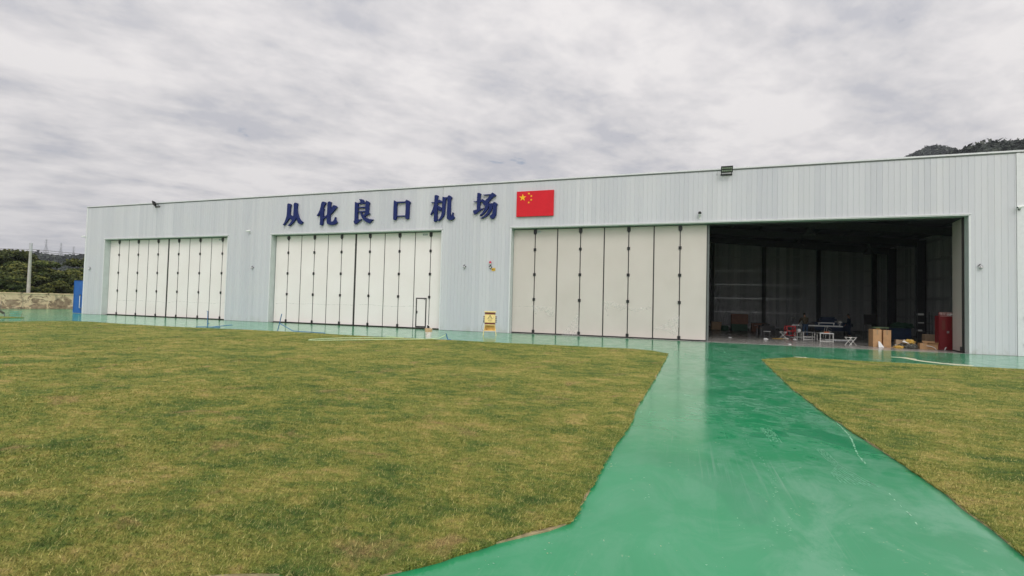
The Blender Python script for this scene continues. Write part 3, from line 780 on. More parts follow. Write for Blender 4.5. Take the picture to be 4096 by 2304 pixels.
for k, (o0, o1) in enumerate(OPEN):
    frame_opening(o0, o1)
    if k < 2:
        o0, o1 = ((-48.60, -34.08), (-29.84, -15.25))[k]
        w = (o1-o0)/12
        for i in range(12):
            last = i == 11
            gw = 0.13 if i == 5 else (0.02 if last else 0.032)
            x1 = o0+w*(i+1) - (0.011 if last else 0)
            hinged = (i % 2 == 0)
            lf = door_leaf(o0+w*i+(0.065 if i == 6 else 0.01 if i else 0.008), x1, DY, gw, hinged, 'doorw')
            if k == 1: leaves2.append(lf)
    else:
        w = 1.452
        for i in range(8):
            gw = 0.05 if i % 2 == 0 else 0.062
            if i == 7: gw = 0.04
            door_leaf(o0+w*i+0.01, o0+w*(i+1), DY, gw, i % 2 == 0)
        # dark frame edge of the last leaf
        xe = o0+w*8
        b = MB(); b.box(xe+0.022, xe+0.12, DY-0.01, DY+0.45, 0.01, LEAF_H)
        hpart(b, 'leaf_frame_post', M['shade_trim'])
        # eight leaves folded away behind the right jamb, the first one showing
        for i in range(8):
            hinge_x = 12.79 + 0.095*i
            def q(u, v):      # u along the leaf, v across it
                a = R(82.0)
                return (hinge_x + u*math.cos(a) + v*math.sin(a), DY+0.06 + u*math.sin(a) - v*math.cos(a))
            def slab(u0, u1, v0, v1, z0, z1):
                bb = MB(); bb.prismZ([q(u0, v0), q(u1, v0), q(u1, v1), q(u0, v1)], z0, z1); return bb
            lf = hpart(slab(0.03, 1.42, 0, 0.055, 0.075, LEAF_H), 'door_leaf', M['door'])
            if i == 0: lf['label'] = 'folded door leaf standing open at the right jamb'
            slab(0.0, 0.028, -0.004, 0.058, 0.05, LEAF_H).build('gasket', M['dark'], lf)
            slab(0.0, 1.42, 0.002, 0.052, 0.012, 0.072).build('bottom_seal', M['black'], lf)
            if i == 0:
                slab(0.02, 0.14, -0.05, -0.002, 0.09, 0.30).build('hinge', M['black'], lf)
# pass door set into the eleventh leaf of the middle door
lf = leaves2[10]
x0, x1 = -17.40, -16.52
sc_ = DY/29.86
x0, x1, z0, z1 = -17.475, -16.665, 0.145, 2.11
fr = MB(); y = DY-0.03
for a in ((x0, x1, z1-0.07, z1), (x0, x1, z0-0.05, z0+0.035), (x0, x0+0.07, z0+0.036, z1-0.071), (x1-0.07, x1, z0+0.036, z1-0.071)): fr.box(a[0], a[1], y, DY-0.003, a[2], a[3])
fr.build('pass_door_frame', M['dark'], lf)
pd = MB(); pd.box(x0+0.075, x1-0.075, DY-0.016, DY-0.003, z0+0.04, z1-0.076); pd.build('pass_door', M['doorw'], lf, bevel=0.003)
hd = MB(); hd.box(x0+0.085, x0+0.13, DY-0.035, DY-0.017, 1.03, 1.22); hd.tube([(x0+0.11, DY-0.036, 1.15), (x0+0.11, DY-0.075, 1.15), (x0+0.21, DY-0.075, 1.145)], 0.011, 8)
hd.build('door_handle', M['black'], lf)
cl_ = MB(); cl_.box(x1-0.20, x1-0.10, DY-0.03, DY-0.017, z1-0.12, z1-0.10); cl_.build('door_closer', M['black'], lf)

# small maker's plates under the heads of the doors
for xx in (-35.05, -28.25, -16.70, -8.80):
    xx *= DY/29.86
    b = MB(); b.box(xx-0.17, xx+0.24, DY-0.012, DY-0.002, 6.38, 6.53)
    pl = hpart(b, 'name_plate', M['reveal'], bevel=0.004)
    d_ = MB(); d_.tube([(xx-0.09, DY-0.0125, 6.455), (xx-0.09, DY-0.016, 6.455)], 0.052, 16)
    for i in range(4): d_.box(xx+0.0+i*0.055, xx+0.035+i*0.055, DY-0.0155, DY-0.0125, 6.44-0.012*(i % 2), 6.485)
    d_.box(xx+0.0, xx+0.2, DY-0.0155, DY-0.0125, 6.405, 6.415)
    d_.build('plate_print', M['grey'], pl)
# film remnants left on the leaves: wavy edge of the half-peeled protective film
def film_edge(pts, name='film_edge'):
    b = MB(); n = 0; P = []
    for (xa, za), (xb, zb) in zip(pts[:-1], pts[1:]):
        k = max(2, int(abs(xb-xa)/0.12))
        for i in range(k): P.append((xa+(xb-xa)*i/k, za+(zb-za)*i/k + random.uniform(-0.008, 0.008)))
    P.append(pts[-1])
    vs, fs = [], []
    for i, (xx, zz) in enumerate(P):
        h = 0.012+0.018*random.random()
        vs += [(xx, DY-0.006-0.012*random.random(), zz), (xx, DY-0.004-0.02*random.random(), zz-h)]
    for i in range(len(P)-1): fs.append((2*i, 2*i+1, 2*i+3, 2*i+2))
    b.add(vs, fs)
    hpart(b, name, M['film'], recalc=False)
film_edge([(-47.3,1.30),(-46.2,1.33),(-45.4,1.31),(-44.4,1.34),(-43.2,1.33),(-42.2,1.31),(-41.5,1.24)])
film_edge([(-41.2,1.22),(-40.2,1.38),(-39.5,1.40),(-38.7,1.33),(-37.3,1.32),(-36.0,1.31),(-34.4,1.42)])
film_edge([(-29.7,1.42),(-28.7,1.52),(-27.4,1.45),(-26.2,1.50),(-25.0,1.46),(-23.8,1.50),(-22.6,1.48)])
film_edge([(-22.2,1.52),(-21.4,1.58),(-20.3,1.50),(-19.0,1.48),(-17.7,1.55),(-17.4,1.50)])
film_edge([(-10.4,1.72),(-9.1,1.74)])

o = sheet('hangar_floor', [(-13, D-0.015), (HX1-0.05, D-0.015), (HX1-0.05, HY1-0.2), (-13, HY1-0.2)], -0.012, 0.006, M['conc'])

# ------------------------------------------------------------------ sign characters, flag
GLYPHS = [
 (-28.72, 7.26, [[(0.432, 1.716), (0.576, 1.696), (0.686, 1.634), (0.725, 1.568), (0.667, 1.47), (0.656, 1.156), (0.633, 0.899), (0.618, 0.671), (0.511, 0.489), (0.377, 0.321), (0.224, 0.154), (0.139, 0.056), (0.003, 0.096), (0.163, 0.299), (0.259, 0.526), (0.336, 0.781), (0.358, 1.053), (0.359, 1.397), (0.365, 1.64)], [(0.581, 0.873), (0.726, 0.825), (0.872, 0.748), (0.947, 0.66), (0.918, 0.533), (0.815, 0.465), (0.688, 0.526), (0.624, 0.614), (0.57, 0.744)], [(1.018, 1.741), (1.159, 1.735), (1.285, 1.694), (1.323, 1.628), (1.294, 1.502), (1.289, 1.246), (1.269, 0.934), (1.232, 0.608), (1.135, 0.426), (1.001, 0.288), (0.831, 0.136), (0.694, 0.041), (0.589, 0.001), (0.471, 0.054), (0.651, 0.185), (0.818, 0.393), (0.897, 0.591), (0.952, 0.731), (0.963, 1.059), (0.972, 1.401), (0.956, 1.63)], [(1.29, 1.217), (1.326, 1.017), (1.398, 0.801), (1.488, 0.585), (1.627, 0.425), (1.736, 0.336), (1.879, 0.261), (1.814, 0.164), (1.695, 0.097), (1.536, 0.13), (1.408, 0.233), (1.311, 0.421), (1.258, 0.607), (1.223, 0.793), (1.194, 1.022)]]),
 (-25.62, 7.22, [[(0.467, 1.748), (0.602, 1.749), (0.739, 1.701), (0.784, 1.63), (0.746, 1.548), (0.649, 1.454), (0.573, 1.276), (0.417, 1.004), (0.304, 0.868), (0.109, 0.687), (0.005, 0.732), (0.165, 0.957), (0.258, 1.135), (0.331, 1.384), (0.386, 1.661)], [(0.574, 1.249), (0.66, 1.21), (0.6, 1.053), (0.607, 0.607), (0.588, 0.385), (0.585, 0.08), (0.48, -0.001), (0.308, 0.06), (0.32, 0.338), (0.324, 0.617), (0.305, 0.924), (0.409, 1.171)], [(0.99, 1.718), (1.106, 1.747), (1.259, 1.678), (1.214, 1.556), (1.22, 1.14), (1.2, 0.753), (1.189, 0.449), (1.212, 0.297), (1.289, 0.253), (1.454, 0.275), (1.55, 0.369), (1.623, 0.587), (1.706, 0.57), (1.695, 0.46), (1.75, 0.321), (1.846, 0.194), (1.792, 0.127), (1.647, 0.049), (1.466, 0.02), (1.183, 0.028), (0.979, 0.11), (0.916, 0.209), (0.904, 0.459), (0.913, 0.819), (0.932, 1.151), (0.924, 1.499), (0.942, 1.664)], [(1.485, 1.454), (1.652, 1.413), (1.782, 1.29), (1.662, 1.192), (1.456, 0.979), (1.216, 0.767), (0.988, 0.65), (0.627, 0.468), (0.534, 0.471), (0.555, 0.553), (0.637, 0.606), (0.915, 0.777), (1.14, 0.977), (1.295, 1.234), (1.403, 1.423)]]),
 (-22.38, 7.21, [[(0.064, 1.608), (0.169, 1.59), (0.325, 1.509), (0.337, 1.21), (0.321, 0.831), (0.333, 0.344), (0.698, 0.366), (0.42, 0.179), (0.156, -0.003), (0.055, 0.109), (0.001, 0.246), (0.071, 0.298), (0.07, 0.705), (0.061, 1.113)], [(0.392, 1.797), (0.576, 1.796), (0.736, 1.748), (0.82, 1.65), (0.793, 1.529), (0.523, 1.541), (0.484, 1.705)], [(0.283, 1.544), (0.934, 1.553), (0.938, 1.462), (0.287, 1.463)], [(0.288, 1.239), (0.947, 1.246), (0.951, 1.152), (0.291, 1.158)], [(0.285, 0.934), (0.959, 0.949), (0.963, 0.855), (0.288, 0.867)], [(0.992, 1.676), (1.12, 1.629), (1.249, 1.55), (1.299, 1.474), (1.239, 1.402), (1.245, 1.066), (1.224, 0.812), (1.361, 0.72), (1.128, 0.654), (0.897, 0.541), (0.785, 0.572), (0.949, 0.808), (0.948, 1.213), (0.935, 1.537)], [(0.532, 0.918), (0.645, 0.874), (0.674, 0.751), (0.8, 0.585), (0.962, 0.485), (1.17, 0.397), (1.423, 0.342), (1.651, 0.308), (1.445, 0.188), (1.402, 0.095), (1.326, 0.051), (1.119, 0.117), (0.925, 0.224), (0.744, 0.398), (0.625, 0.591), (0.554, 0.782)]]),
 (-19.13, 7.41, [[(0.011, 1.393), (0.235, 1.281), (0.279, 1.207), (0.258, 0.85), (0.264, 0.312), (0.253, 0.074), (0.173, 0.004), (0.084, 0.013), (-0.0, 0.064), (-0.003, 0.501), (-0.001, 0.98)], [(0.235, 1.281), (0.941, 1.28), (0.958, 1.19), (0.259, 1.184)], [(0.258, 0.312), (0.95, 0.312), (0.953, 0.235), (0.233, 0.241)], [(0.984, 1.397), (1.183, 1.311), (1.328, 1.192), (1.251, 1.094), (1.241, 0.811), (1.233, 0.101), (1.175, 0.05), (1.054, 0.042), (0.965, 0.092), (0.949, 0.347), (0.958, 0.822), (0.952, 1.178), (0.914, 1.281)]]),
 (-16.28, 7.20, [[(0.334, 1.807), (0.458, 1.807), (0.583, 1.756), (0.541, 1.619), (0.529, 1.299), (0.539, 0.769), (0.545, 0.129), (0.501, 0.061), (0.364, -0.004), (0.292, 0.068), (0.296, 0.639), (0.284, 1.198), (0.298, 1.476), (0.304, 1.769)], [(0.015, 1.335), (0.303, 1.343), (0.534, 1.368), (0.638, 1.489), (0.763, 1.441), (0.875, 1.325), (0.845, 1.278), (0.537, 1.277), (0.103, 1.282)], [(0.29, 1.267), (0.404, 1.109), (0.278, 0.709), (0.068, 0.466), (0.004, 0.517), (0.107, 0.688), (0.194, 0.894), (0.264, 1.115)], [(0.528, 1.09), (0.668, 1.049), (0.794, 0.982), (0.836, 0.869), (0.801, 0.759), (0.71, 0.714), (0.616, 0.766), (0.581, 0.907), (0.524, 0.993)], [(0.894, 1.672), (1.079, 1.628), (1.143, 1.549), (1.136, 1.3), (1.103, 0.886), (1.084, 0.541), (1.014, 0.35), (0.851, 0.175), (0.656, 0.043), (0.562, 0.073), (0.726, 0.249), (0.828, 0.425), (0.865, 0.674), (0.88, 1.172), (0.881, 1.589)], [(1.079, 1.628), (1.262, 1.634), (1.265, 1.55), (1.113, 1.516)], [(1.349, 1.761), (1.473, 1.7), (1.59, 1.597), (1.569, 1.529), (1.518, 1.463), (1.506, 1.146), (1.511, 0.732), (1.509, 0.333), (1.561, 0.359), (1.632, 0.507), (1.667, 0.602), (1.728, 0.58), (1.703, 0.409), (1.821, 0.253), (1.779, 0.173), (1.601, 0.082), (1.434, 0.087), (1.295, 0.161), (1.253, 0.259), (1.253, 0.742), (1.265, 1.294), (1.254, 1.641)]]),
 (-13.14, 7.25, [[(0.274, 1.754), (0.428, 1.74), (0.531, 1.681), (0.491, 1.575), (0.493, 1.237), (0.473, 0.697), (0.732, 0.748), (0.705, 0.702), (0.434, 0.55), (0.163, 0.358), (0.089, 0.36), (0.028, 0.457), (-0.005, 0.567), (0.037, 0.626), (0.263, 0.665), (0.255, 1.18), (0.267, 1.518)], [(-0.002, 1.204), (0.254, 1.213), (0.501, 1.209), (0.621, 1.346), (0.731, 1.28), (0.806, 1.202), (0.735, 1.145), (0.489, 1.149), (0.065, 1.161)], [(0.634, 1.624), (1.21, 1.634), (1.308, 1.73), (1.438, 1.656), (1.57, 1.536), (1.515, 1.465), (1.443, 1.475), (1.206, 1.272), (1.012, 1.039), (0.829, 0.912), (0.741, 0.943), (0.651, 1.061), (0.82, 1.222), (1.002, 1.389), (1.141, 1.557), (0.708, 1.571)], [(0.998, 1.033), (1.377, 1.034), (1.432, 1.128), (1.569, 1.068), (1.692, 0.956), (1.617, 0.866), (1.618, 0.586), (1.605, 0.28), (1.511, 0.096), (1.371, 0.001), (1.255, 0.051), (1.202, 0.16), (1.121, 0.237), (1.235, 0.246), (1.333, 0.343), (1.37, 0.529), (1.382, 0.862), (1.386, 0.976), (0.999, 0.979)], [(0.854, 1.019), (1.113, 1.008), (1.089, 0.848), (1.008, 0.676), (0.898, 0.52), (0.701, 0.339), (0.516, 0.237), (0.464, 0.28), (0.64, 0.435), (0.764, 0.646), (0.83, 0.858)], [(1.127, 1.02), (1.371, 1.01), (1.349, 0.784), (1.269, 0.559), (1.132, 0.363), (0.964, 0.208), (0.765, 0.121), (0.593, 0.053), (0.527, 0.095), (0.762, 0.215), (0.931, 0.371), (1.068, 0.607), (1.119, 0.82)]]),
]
POS_CH = ['leftmost', 'second', 'third', 'fourth', 'fifth', 'rightmost']
DESC = ['two leaning splayed strokes', 'a hooked curl at lower right', 'three ladder rungs and a sweeping foot', 'an open square box shape', 'a tree stroke beside a hooked frame', 'parallel slanting sweeps']
for i, (gx, gz, strokes) in enumerate(GLYPHS):
    b = MB()
    for j, s in enumerate(strokes):
        P = [(gx+x, gz+z) for x, z in s]
        b.prismY(P, 29.70+0.0018*j, 29.815+0.001*j)
    # stand-off pins to the sheet
    for (x, z) in (strokes[0][len(strokes[0])//2], strokes[-1][len(strokes[-1])//3]):
        pass
    o = b.build('sign_character', M['blue'], bevel=0.0)
    o['label'] = '%s navy Chinese character on the hangar, with %s' % (POS_CH[i], DESC[i])
    o['category'] = 'sign letter'; o['group'] = 'blue characters of the hangar name'
fl = MB(); fl.box(-10.17, -7.76, 29.735, 29.83, 7.35, 8.95)
flag = fl.build('flag_panel', M['red'], bevel=0.004)
tag(flag, 'red rectangular flag panel with five yellow stars on the hangar front', 'flag')
def star(b, cx, cz, r, rot, y):
    P = []
    for k in range(10):
        a = rot + math.pi/2 + k*math.pi/5; rr = r if k % 2 == 0 else r*0.382
        P.append((cx+rr*math.cos(a), cz+rr*math.sin(a)))
    b.prismY(P, y-0.006, y)
u = 2.41/30
for cx, cz, r in ((5, 5, 3), (10, 2, 1), (12, 4, 1), (12, 7, 1), (10, 9, 1)):
    b = MB(); rot = 0 if r == 3 else math.atan2(-(5-cz), 5-cx) - math.pi/2
    star(b, -10.17+cx*u, 8.95-cz*u, r*u, rot, 29.734)
    b.build('star', M['yellow'], flag)

# ------------------------------------------------------------------ fixtures on the facade
def floodlight(x, z, label, yaw, w=0.60, h=0.36):
    t = empty('floodlight', (x, D-0.0, z), label, 'floodlight', 'floodlights on the roof edge')
    a = MB(); a.tube([(-0.25, -0.01, -0.30), (-0.25, -0.22, -0.12)], 0.02, 6); a.tube([(0.25, -0.01, -0.30), (0.25, -0.22, -0.12)], 0.02, 6)
    a.box(-0.30, 0.30, -0.025, -0.005, -0.34, -0.26)
    a.build('bracket', M['black'], t)
    tilt = R(16)
    def place(o): o.location = (0, -0.34, -0.08); o.rotation_euler = (tilt, 0, yaw); return o
    b = MB(); b.box(-w/2, w/2, -0.045, 0.045, -h/2, h/2)
    for k in range(9): b.box(-w/2+0.05+k*0.06, -w/2+0.062+k*0.06, 0.046, 0.10, -h/2+0.03, h/2-0.03)
    hs = place(b.build('lamp_housing', M['black'], t, bevel=0.012))
    for i in range(5):
        for j in range(2):
            c = MB(); cx = -w/2+0.09+i*(w-0.18)/4; cz = -0.068+j*0.136
            c.tube([(cx, -0.046, cz), (cx, -0.062, cz)], 0.046, 14)
            place(c.build('lens', M['lens'], t))
    c = MB(); c.tube([(-0.3, 0.02, 0.02), (-0.42, 0.02, 0.10), (-0.50, 0.05, 0.02), (-0.48, -0.01+0.0, -0.3)], 0.012, 6)
    c.build('cable', M['black'], t)
    return t
floodlight(2.05, 9.60, 'black ten lens floodlight on the roof edge above the half open door', 0.0)
floodlight(-42.25, 9.60, 'black ten lens floodlight on the roof edge above the leftmost door, turned left', R(-48), 0.62)

def bullet_cam(x, z, label, yaw):
    t = empty('security_camera', (x, D, z), label, 'camera', 'white bullet cameras on the hangar')
    a = MB(); a.tube([(0, -0.004, -0.10), (0, -0.03, -0.10)], 0.05, 12); a.tube([(0, -0.03, -0.10), (0, -0.14, -0.09), (0, -0.17, -0.045)], 0.017, 8)
    a.build('bracket', M['white'], t)
    dv = Vector((math.sin(yaw), -math.cos(yaw), -0.22)).normalized(); c = Vector((0, -0.17, 0.0))
    b = MB(); b.tube([c-dv*0.14, c+dv*0.15], 0.045, 14); b.build('camera_body', M['white'], t)
    b = MB(); b.tube([c+dv*0.151, c+dv*0.165], 0.038, 14); b.build('lens', M['black'], t)
    b = MB(); b.tube([c-dv*0.10+Vector((0, 0, 0.05)), c+dv*0.20+Vector((0, 0, 0.05))], 0.03, 6); b.build('sun_shield', M['white'], t)
bullet_cam(-51.22, 6.95, 'white bullet camera on the left end corner of the hangar', R(-60))
bullet_cam(-32.02, 6.98, 'white bullet camera on the wall between the left and middle doors', R(-70))
bullet_cam(14.74, 6.97, 'white bullet camera high beside the right corner flashing', R(-75))
t = empty('security_camera', (0.69, D, 7.15), 'small dark headed camera on a white bracket above the half open door', 'camera')
b = MB(); b.box(-0.05, 0.05, -0.02, -0.002, -0.26, -0.10); b.tube([(0, -0.02, -0.16), (0, -0.16, -0.12), (0, -0.17, -0.05)], 0.022, 8); b.lathe((0, -0.17, -0.09), [(0.05, 0), (0.09, 0.03), (0.09, 0.05)], 14); b.build('bracket', M['white'], t)
b = MB(); b.lathe((0, -0.17, -0.038), [(0.075, 0), (0.085, 0.03), (0.08, 0.13), (0.05, 0.16), (0.01, 0.17)], 16); b.build('camera_head', M['black'], t, smooth=True)

def wall_lamp(x, z, label, flip=1):
    t = empty('wall_lamp', (x, D, z), label, 'wall lamp', 'small chrome wall lamps on the hangar'); t.scale = (0.72, 0.8, 0.72)
    b = MB(); b.tube([(0.10*flip, -0.002, 0.0), (0.10*flip, -0.05, 0.0)], 0.05, 12)
    b.tube([(0.02*flip, -0.03, 0.16), (-0.13*flip, -0.08, 0.02)], 0.026, 8); b.build('arm', M['black'], t)
    b = MB(); b.tube([(-0.13*flip, -0.08, 0.02), (-0.04*flip, -0.09, -0.05)], 0.02, 8)
    b.lathe((0.02*flip, -0.10, -0.085), [(0.02, 0.11), (0.085, 0.07), (0.105, 0.02), (0.10, -0.02)], 16); b.build('lamp_shade', M['chrome'], t, smooth=True)
    b = MB(); b.lathe((0.02*flip, -0.10, -0.125), [(0.04, -0.01), (0.085, 0.0), (0.095, 0.018)], 16); b.build('diffuser', M['grey'], t)
wall_lamp(-50.39, 4.10, 'small chrome wall lamp left of the leftmost door', -1)
wall_lamp(-31.61, 4.16, 'small chrome wall lamp between the left and middle doors')
wall_lamp(-13.69, 4.22, 'small chrome wall lamp right of the middle door, without a beacon')
wall_lamp(-11.86, 4.18, 'small chrome wall lamp under the red beacon')
wall_lamp(13.27, 4.19, 'small chrome wall lamp right of the open door')
t = empty('alarm_beacon', (-11.87, D, 4.36), 'red alarm beacon on a white base above a wall lamp', 'alarm beacon')
b = MB(); b.box(-0.05, 0.06, -0.14, -0.004, -0.05, -0.02); b.box(0.03, 0.06, -0.018, -0.004, -0.12, 0.02); b.build('bracket', M['grey'], t)
b = MB(); b.lathe((0, -0.09, -0.019), [(0.05, 0), (0.072, 0.03), (0.075, 0.062)], 16); b.build('base', M['white'], t)
b = MB(); b.lathe((0, -0.09, 0.044), [(0.07, 0), (0.07, 0.12), (0.05, 0.15), (0.02, 0.155)], 16); b.build('beacon_lens', M['redlens'], t, smooth=True)
b = MB(); b.box(-11.79, -11.53, D-0.022, D-0.010, 3.93, 4.12)
ys_ = b.build('warning_sign', M['signyel'], bevel=0.004); tag(ys_, 'small yellow warning plate beside the wall lamp and red beacon', 'sign')
b = MB(); y = D-0.0225
b.box(-11.765, -11.70, y-0.003, y, 3.99, 4.065)
for i in range(3):
    xx = -11.68+i*0.042
    b.box(xx, xx+0.03, y-0.003, y, 4.055, 4.063); b.box(xx, xx+0.03, y-0.003, y, 4.022, 4.030); b.box(xx+0.011, xx+0.019, y-0.005, y-0.0032, 3.99, 4.066)
b.build('lettering', M['signtxt'], ys_)
for z, lb in ((1.83, 'upper'), (0.57, 'lower')):
    b = MB(); b.box(14.90, 15.06, D-0.075, D-0.013, z-0.02, z+0.02); b.box(14.92, 15.04, D-0.12, D-0.076, z-0.035, z-0.02)
    o = b.build('wall_hook', M['grey'], bevel=0.004); tag(o, '%s short grey metal hook on the smooth end bay of the hangar' % lb, 'hook')

# text helper: real glyph outlines turned into a mesh
def text_mesh(body, size, mat, parent, loc, name='lettering', depth=0.002, sx=1.0):
    cu_ = bpy.data.curves.new('lettering', 'FONT'); cu_.body = body; cu_.size = size; cu_.extrude = depth
    cu_.align_x = 'CENTER'; cu_.align_y = 'CENTER'; cu_.resolution_u = 2
    tmp = bpy.data.objects.new('lettering_source', cu_); COL.objects.link(tmp)
    me = bpy.data.meshes.new_from_object(tmp)
    bpy.data.objects.remove(tmp); bpy.data.curves.remove(cu_)
    me.name = name
    me.transform(Matrix.Rotation(R(90), 4, 'X') @ Matrix.Scale(sx, 4, (1, 0, 0)))
    me.materials.clear(); me.materials.append(mat)
    o = bpy.data.objects.new(name, me); COL.objects.link(o); o.parent = parent; o.location = loc
    return o

# ------------------------------------------------------------------ yellow electric box on its trestle
RZ = R(20)
t = empty('electrical_box', (-10.62, 26.85, 0), 'cream yellow site power box with a shock warning triangle on splayed legs', 'electrical box', rz=RZ)
W2, z0, z1 = 0.305, 0.64, 1.385
b = MB(); b.box(-W2, W2, -0.10, 0.12, z0, z1-0.03); body = b.build('cabinet', M['cream'], t, bevel=0.008)
b = MB(); b.prismY([(-W2-0.035, z1-0.055), (W2+0.035, z1-0.055), (W2+0.035, z1-0.02), (W2+0.01, z1+0.01), (-W2-0.01, z1+0.01), (-W2-0.035, z1-0.02)], -0.14, 0.15); b.build('rain_hood', M['cream'], t, bevel=0.004)
b = MB(); b.box(-W2+0.004, W2-0.004, -0.112, -0.101, z0+0.105, z1-0.18); dr = b.build('door', M['cream'], t, bevel=0.003)
b = MB(); b.box(-W2, W2, -0.113, -0.1012, z1-0.175, z1-0.062); b.build('band', M['maroon'], t)
b = MB(); b.box(-W2, W2, -0.113, -0.1012, z0+0.002, z0+0.10); b.build('band', M['maroon'], t)
# warning triangle, rounded, and bolt
cz, cx, s = z1-0.345, 0.0, 0.135
outer = [(-s, cz-0.10), (s, cz-0.10), (s+0.008, cz-0.085), (0.014, cz+0.125), (-0.014, cz+0.125), (-s-0.008, cz-0.085)]
q = 0.80
b = MB()
inner = [(x*0.76, (z-cz-0.008)*0.74+cz-0.004) for x, z in outer]
n = len(outer)
for i in range(n):
    a1, a2, c2, c1 = outer[i], outer[(i+1) % n], inner[(i+1) % n], inner[i]
    b.prismY([a1, a2, c2, c1], -0.1155, -0.1125)
b.prismY([(0.005, cz+0.055), (-0.030, cz-0.002), (-0.008, cz-0.002), (-0.014, cz-0.03), (0.0, cz-0.03), (0.012, cz+0.012), (-0.008, cz+0.012), (0.014, cz+0.055)], -0.1155, -0.1125)
b.prismY([(0.022, cz+0.03), (0.006, cz-0.015), (0.02, cz-0.015), (0.004, cz-0.07), (0.032, cz-0.008), (0.018, cz-0.008), (0.034, cz+0.03)], -0.1155, -0.1125)
b.build('warning_triangle', M['ink'], dr)
text_mesh('当心触电', 0.058, M['ink'], dr, (0.0, -0.1125, z0+0.205))
b = MB(); b.obox((0.205, -0.122, cz-0.02), (0.022, 0.018, 0.085), ry=R(12)); b.build('handle', M['chrome'], dr)
for sx, nm in ((-1, 'l'), (1, 'r')):
    for k in range(4):
        c = MB(); zz = z1-0.30-k*0.10
        c.tube([(sx*W2, 0.0, zz), (sx*(W2+0.055), 0.0, zz-0.01)], 0.032, 10); c.tube([(sx*(W2+0.045), 0.0, zz-0.01), (sx*(W2+0.075), 0.0, zz-0.03)], 0.036, 10)
        o = c.build('socket', M['maroon'] if k == 0 else M['steel'], t)
        if k == 0: o['label'] = 'red socket'
b = MB()
for sx in (-1, 1):
    for yy in (-0.10, 0.12):
        b2 = MB(); b2.tube([(sx*(W2-0.02), yy*0.8, z0-0.001), (sx*(W2+0.065), yy*2.0, 0.0)], 0.016, 6); b2.build('leg', M['cream'], t)
b = MB(); b.box(-W2-0.01, W2+0.01, 0.10, 0.115, 0.29, z0-0.005); b.build('back_panel', M['ochre'], t)
b = MB(); b.box(-W2-0.03, W2+0.03, -0.13, 0.099, 0.262, 0.288); b.build('shelf', M['cream'], t, bevel=0.004)
b = MB(); b.box(-W2, W2, -0.115, -0.10, z0-0.05, z0-0.004); b.build('rail', M['cream'], t)
b = MB(); b.obox((-0.17, 0.092, 0.36), (0.045, 0.01, 0.07), ry=R(30)); b.build('stain', M['maroon'], t)
b = MB(); b.tube([(-W2-0.06, 0, z1-0.50), (-W2-0.11, -0.02, z1-0.72), (-W2-0.17, -0.03, 0.52), (-W2-0.15, -0.04, 0.36), (-W2-0.07, -0.05, 0.27), (-W2+0.02, -0.06, 0.30), (-W2+0.05, -0.04, 0.36)], 0.008, 6); b.build('cable', M['steel'], t)

# ------------------------------------------------------------------ pail, hose, blue pipes, drain covers, mats, paint
t = empty('bucket', (-11.93, 21.98, 0.0), 'white plastic paint pail with a stained cream rim, standing at the lawn edge', 'bucket')
b = MB(); b.lathe((0, 0, 0.036), [(0.132, 0), (0.138, 0.01), (0.152, 0.30), (0.148, 0.30), (0.128, 0.02)], 28, cap=True); b.build('pail', M['pail'], t, smooth=True)
b = MB()
for z, r in ((0.325, 0.168), (0.372, 0.170), (0.415, 0.172)): b.lathe((0, 0, z), [(0.150, 0), (r, 0.004), (r, 0.032), (0.150, 0.036)], 28, cap=False)
b.lathe((0, 0, 0.452), [(0.150, 0), (0.176, 0.0), (0.174, 0.02), (0.14, 0.022), (0.138, 0.004)], 28, cap=False); b.build('rim', M['pailrim'], t, smooth=True)
b = MB()
for k in range(7): b.obox((-0.10+0.018*k, -0.1475-0.000*k, 0.235), (0.010, 0.008, 0.022 if k % 2 else 0.015))
b.build('printing', M['steel'], t)
b = MB(); b.tube([(0.16, 0, 0.47), (0.10, -0.05, 0.56), (0.0, -0.06, 0.64), (-0.08, -0.03, 0.66)], 0.014, 8); b.build('handle', M['white'], t); t.scale = (1.08, 1.08, 1.12)
hz = 0.05
b = MB(); b.tube([(-14.37,22.04,0.045),(-13.7,21.7,hz),(-13.02,21.5,hz),(-14.1,20.7,hz),(-15.09,19.6,hz),(-15.55,18.6,hz),(-15.62,18.05,hz),(-15.45,17.72,hz),(-15.14,17.75,hz),(-14.5,18.4,hz),(-13.93,19.1,hz),(-13.0,20.2,hz),(-12.2,21.0,hz),(-11.7,21.6,hz),(-11.3,21.9,0.09),(-11.0,21.95,0.24),(-10.98,21.98,0.30)], 0.019, 8)
o = b.build('garden_hose', M['hose'], smooth=True); tag(o, 'pale green hose looped on the lawn beside the white pail', 'hose')
def pipes(name, label, segs, r=0.022):
    b = MB()
    for s in segs: b.tube(s, r, 8)
    o = b.build(name, M['pipe'], smooth=True); tag(o, label, 'water pipe', 'blue water pipes along the lawn edge'); return o
pipes('water_pipe', 'blue pipe with an upright riser and a forked end, before the leftmost door', [[(-26.87,22.27,0.0),(-26.92,22.3,0.95),(-27.0,22.3,0.96)],[(-27.25,21.85,0.03),(-26.87,22.27,0.03),(-26.04,22.43,0.03)],[(-26.57,22.26,0.03),(-25.75,23.0,0.16)],[(-26.86,22.27,0.22),(-26.76,22.3,0.22)]])
pipes('water_pipe', 'blue pipe with a tall slanted tee, left of the middle door', [[(-21.23,21.9,0.0),(-20.98,21.9,0.98)],[(-21.12,21.9,0.46),(-20.3,22.05,0.06),(-18.2,22.1,0.03)]])
pipes('water_pipe', 'short blue riser holding the end of the pale green hose', [[(-10.98,21.98,0.32),(-10.87,22.03,0.0)],[(-10.87,22.03,0.03),(-10.72,22.05,0.03)]], 0.026)
